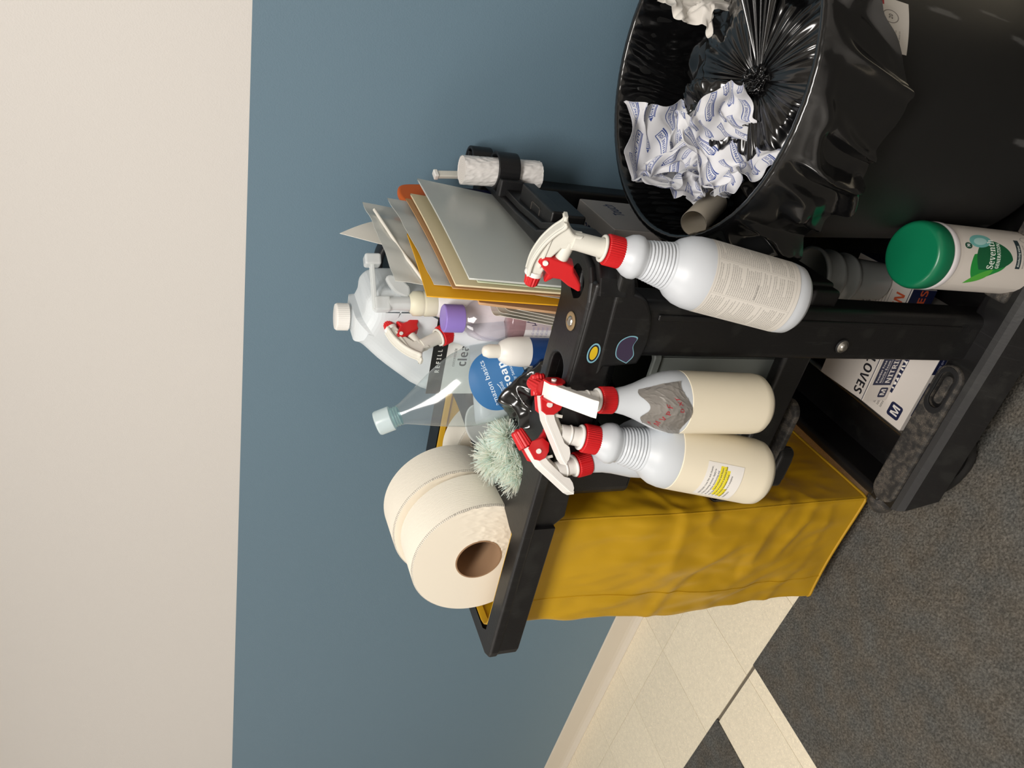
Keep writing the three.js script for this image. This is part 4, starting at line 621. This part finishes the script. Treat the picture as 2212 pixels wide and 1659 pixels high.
{ // glove boxes
  const navy = '#141b3c', white = '#cdc6bf';
  const topMap = (tw) => canvasMap(1024, 512, (k, w, h) => {
    k.fillStyle = white; k.fillRect(0, 0, w, h); k.fillStyle = '#c4532f'; k.font = 'bold 118px sans-serif'; k.fillText('NITRILE', 60, 120); k.fillStyle = '#1b1b22'; k.fillText('GLOVES', 560, 120);
    k.fillStyle = '#222'; k.font = 'bold 50px sans-serif'; k.fillText('KINGFA', 60, 480); k.fillText('Powder Free', 60, 420); k.fillText('Nitrile Examination Gloves', 60, 360); k.strokeStyle = '#666'; k.lineWidth = 4; for (let i = 0; i < 5; i++) { k.beginPath(); k.moveTo(70, 170 + i * 26); k.lineTo(300 + (i * 53) % 120, 170 + i * 26); k.stroke(); } if (tw) { k.fillStyle = navy; k.fillRect(0, 0, w, 6); }
  });
  const sizeMap = canvasMap(1024, 512, (k, w, h) => {
    k.fillStyle = white; k.fillRect(0, 0, w, h); k.fillStyle = navy; k.fillRect(230, 40, 794, 250); k.fillStyle = '#d9d4ce'; k.font = 'bold 62px sans-serif'; k.fillText('Powder Free', 260, 110); k.fillText('Nitrile Exam Gloves', 260, 175); k.fillRect(260, 190, 480, 5); k.font = 'bold 105px sans-serif'; k.fillText('NITRILE', 260, 285);
    k.fillStyle = navy; k.beginPath(); k.roundRect(50, 330, 130, 130, 24); k.fill(); k.fillStyle = '#d9d4ce'; k.font = 'bold 110px sans-serif'; k.fillText('M', 68, 435); k.fillStyle = '#222'; k.font = 'bold 90px sans-serif'; k.fillText('SENSE', 60, 130); k.font = '30px sans-serif'; for (let i = 0; i < 3; i++) k.fillText('latex free', 60, 190 + i * 36);
  });
  const frontMap = canvasMap(1024, 280, (k, w, h) => { k.fillStyle = white; k.fillRect(0, 0, w, h); k.fillStyle = navy; k.fillRect(150, 30, 330, 220); k.fillRect(560, 0, 464, h); k.fillStyle = '#d9d4ce'; k.font = 'bold 36px sans-serif'; k.fillText('Powder Free', 170, 80); k.fillText('Nitrile Exam', 170, 125); k.fillRect(170, 138, 280, 4); k.font = 'bold 80px sans-serif'; k.fillText('NITRILE', 165, 225); k.fillStyle = navy; k.beginPath(); k.roundRect(30, 150, 96, 96, 18); k.fill(); k.fillStyle = '#d9d4ce'; k.font = 'bold 80px sans-serif'; k.fillText('M', 43, 227); k.fillStyle = '#c4532f'; k.font = 'bold 120px sans-serif'; k.fillText('GLOVES', 580, 190); k.fillStyle = '#a9abc0'; k.font = '30px sans-serif'; k.fillText('100 gloves by weight', 600, 60); });
  const plain = std(0xc8c1ba, 0.6), dark = std(0x12172f, 0.5);
  const box = (label, x, y, z, turn, top, front, endMat, flip) => {
    const o = thing('glove_box', label, 'glove box', 'glove boxes on the deck'), w = 0.24, h = 0.064, d = 0.125;
    part('carton', boxAt(-w / 2, w / 2, 0, h, -d / 2, d / 2, 0.002, 1), endMat, o);
    const t = new THREE.PlaneGeometry(w - 0.003, d - 0.003).rotateX(-Math.PI / 2); if (flip) t.rotateY(Math.PI);
    part('top_print', at(t, 0, h + 0.0003, 0), std(0xffffff, 0.5, { map: top }), o, 'printed carton top');
    part('front_print', at(new THREE.PlaneGeometry(w - 0.003, h - 0.003), 0, h / 2, d / 2 + 0.0003), std(0xffffff, 0.5, { map: front }), o, 'navy front with orange letters');
    o.position.set(x, y, z); o.rotation.y = turn; return o;
  };
  box('white glove box lying nearest the deck lip, printed with a boxed M', -0.625, 0.0625, 0.4, 0.0, sizeMap, frontMap, plain, false);
  box('white glove box with orange heading, at the right behind the post', -0.595, 0.127, 0.335, 0.06, topMap(1), frontMap, plain, true);
  box('second glove box under the orange-headed one, against the deck back', -0.6, 0.0625, 0.25, 0.03, topMap(0), frontMap, dark, true);
}
{ // ribbed clear grey cups
  const o = thing('cup_stack', 'nested grey translucent plastic cups among the glove boxes', 'cups');
  const P = [[0.03, 0], [0.036, 0.005], [0.04, 0.06], [0.046, 0.062], [0.047, 0.068], [0.0425, 0.07], [0.043, 0.086], [0.049, 0.088], [0.05, 0.094], [0.045, 0.096], [0.046, 0.112], [0.052, 0.114], [0.053, 0.12], [0.048, 0.121], [0.046, 0.118], [0.036, 0.02], [0, 0.018]];
  part('cups', lathe(P, 56), phys(0xb4b8b6, 0.25, { transmission: 0.4, thickness: 0 }), o);
  stand(o, [-0.492, 0.192, 0.315], [0.0, 0.1, -0.005], 0); o.scale.set(1, 1.42, 1);
}
// ---------------------------------------------------------------- on the middle shelf
{
  const o = thing('grey_tote', 'grey plastic tote on the middle shelf behind the hanging bottles', 'tote');
  part('shell', (() => { const w = 0.2, d = 0.2, h = 0.25, t = 0.004; return merge(boxAt(-w / 2, w / 2, 0, t, -d / 2, d / 2, 0.001, 1), boxAt(-w / 2, w / 2, 0, h, d / 2 - t, d / 2, 0.0015, 1), boxAt(-w / 2, w / 2, 0, h, -d / 2, -d / 2 + t, 0.0015, 1), boxAt(-w / 2, -w / 2 + t, 0, h, -d / 2, d / 2, 0.0015, 1), boxAt(w / 2 - t, w / 2, 0, h, -d / 2, d / 2, 0.0015, 1)); })(), std(0x7d827e, 0.5), o);
  part('rim', at(layFlat(ext(poly(roundRect(-0.106, 0.106, -0.106, 0.106, 0.01), [roundRect(-0.097, 0.097, -0.097, 0.097, 0.006)]), 0.014, 0.002, 1)), 0, 0.248, 0), std(0x7d827e, 0.5), o);
  o.position.set(-0.69, 0.489, 0.35);
}
{
  const map = canvasMap(512, 512, (k) => { k.fillStyle = '#b9b2ad'; k.fillRect(0, 0, 512, 512); k.fillStyle = '#1f2b55'; k.font = 'bold 70px sans-serif'; k.fillText('Touch', 250, 130); k.strokeStyle = '#8f8a86'; k.lineWidth = 4; for (const x of [200, 290, 380]) { k.beginPath(); k.arc(x, 230, 32, 0, 7); k.stroke(); } });
  const o = thing('paper_carton', 'white carton with blue lettering standing at the back of the middle shelf', 'carton');
  part('carton', boxAt(-0.035, 0.035, 0, 0.24, -0.08, 0.08, 0.002, 1), std(0xb9b2ad, 0.7), o);
  part('print', at(new THREE.PlaneGeometry(0.155, 0.235).rotateY(Math.PI / 2), 0.0353, 0.12, 0), std(0xffffff, 0.6, { map }), o, 'blue printed side');
  part('print', at(new THREE.PlaneGeometry(0.155, 0.066).rotateX(-Math.PI / 2).rotateY(Math.PI / 2), 0, 0.2404, 0), std(0xffffff, 0.6, { map: canvasMap(512, 220, (k) => { k.fillStyle = '#c6c0bb'; k.fillRect(0, 0, 512, 220); k.fillStyle = '#1f2b55'; k.font = 'bold 80px sans-serif'; k.fillText('Touch', 180, 130); k.strokeStyle = '#8f8a86'; k.lineWidth = 5; k.strokeRect(440, 60, 50, 70); }) }), o, 'blue printed top');
  o.position.set(-0.51, 0.489, 0.12);
}
{
  const o = single('bag_bundle', lump(0.075, 0.07, 0.07, 15, 0.4, 1.7), M.film, 'dark crumpled plastic bag on the middle shelf right of the post', 'plastic bag');
  o.position.set(-0.555, 0.565, 0.29);
}
renderer.render(scene, camera);
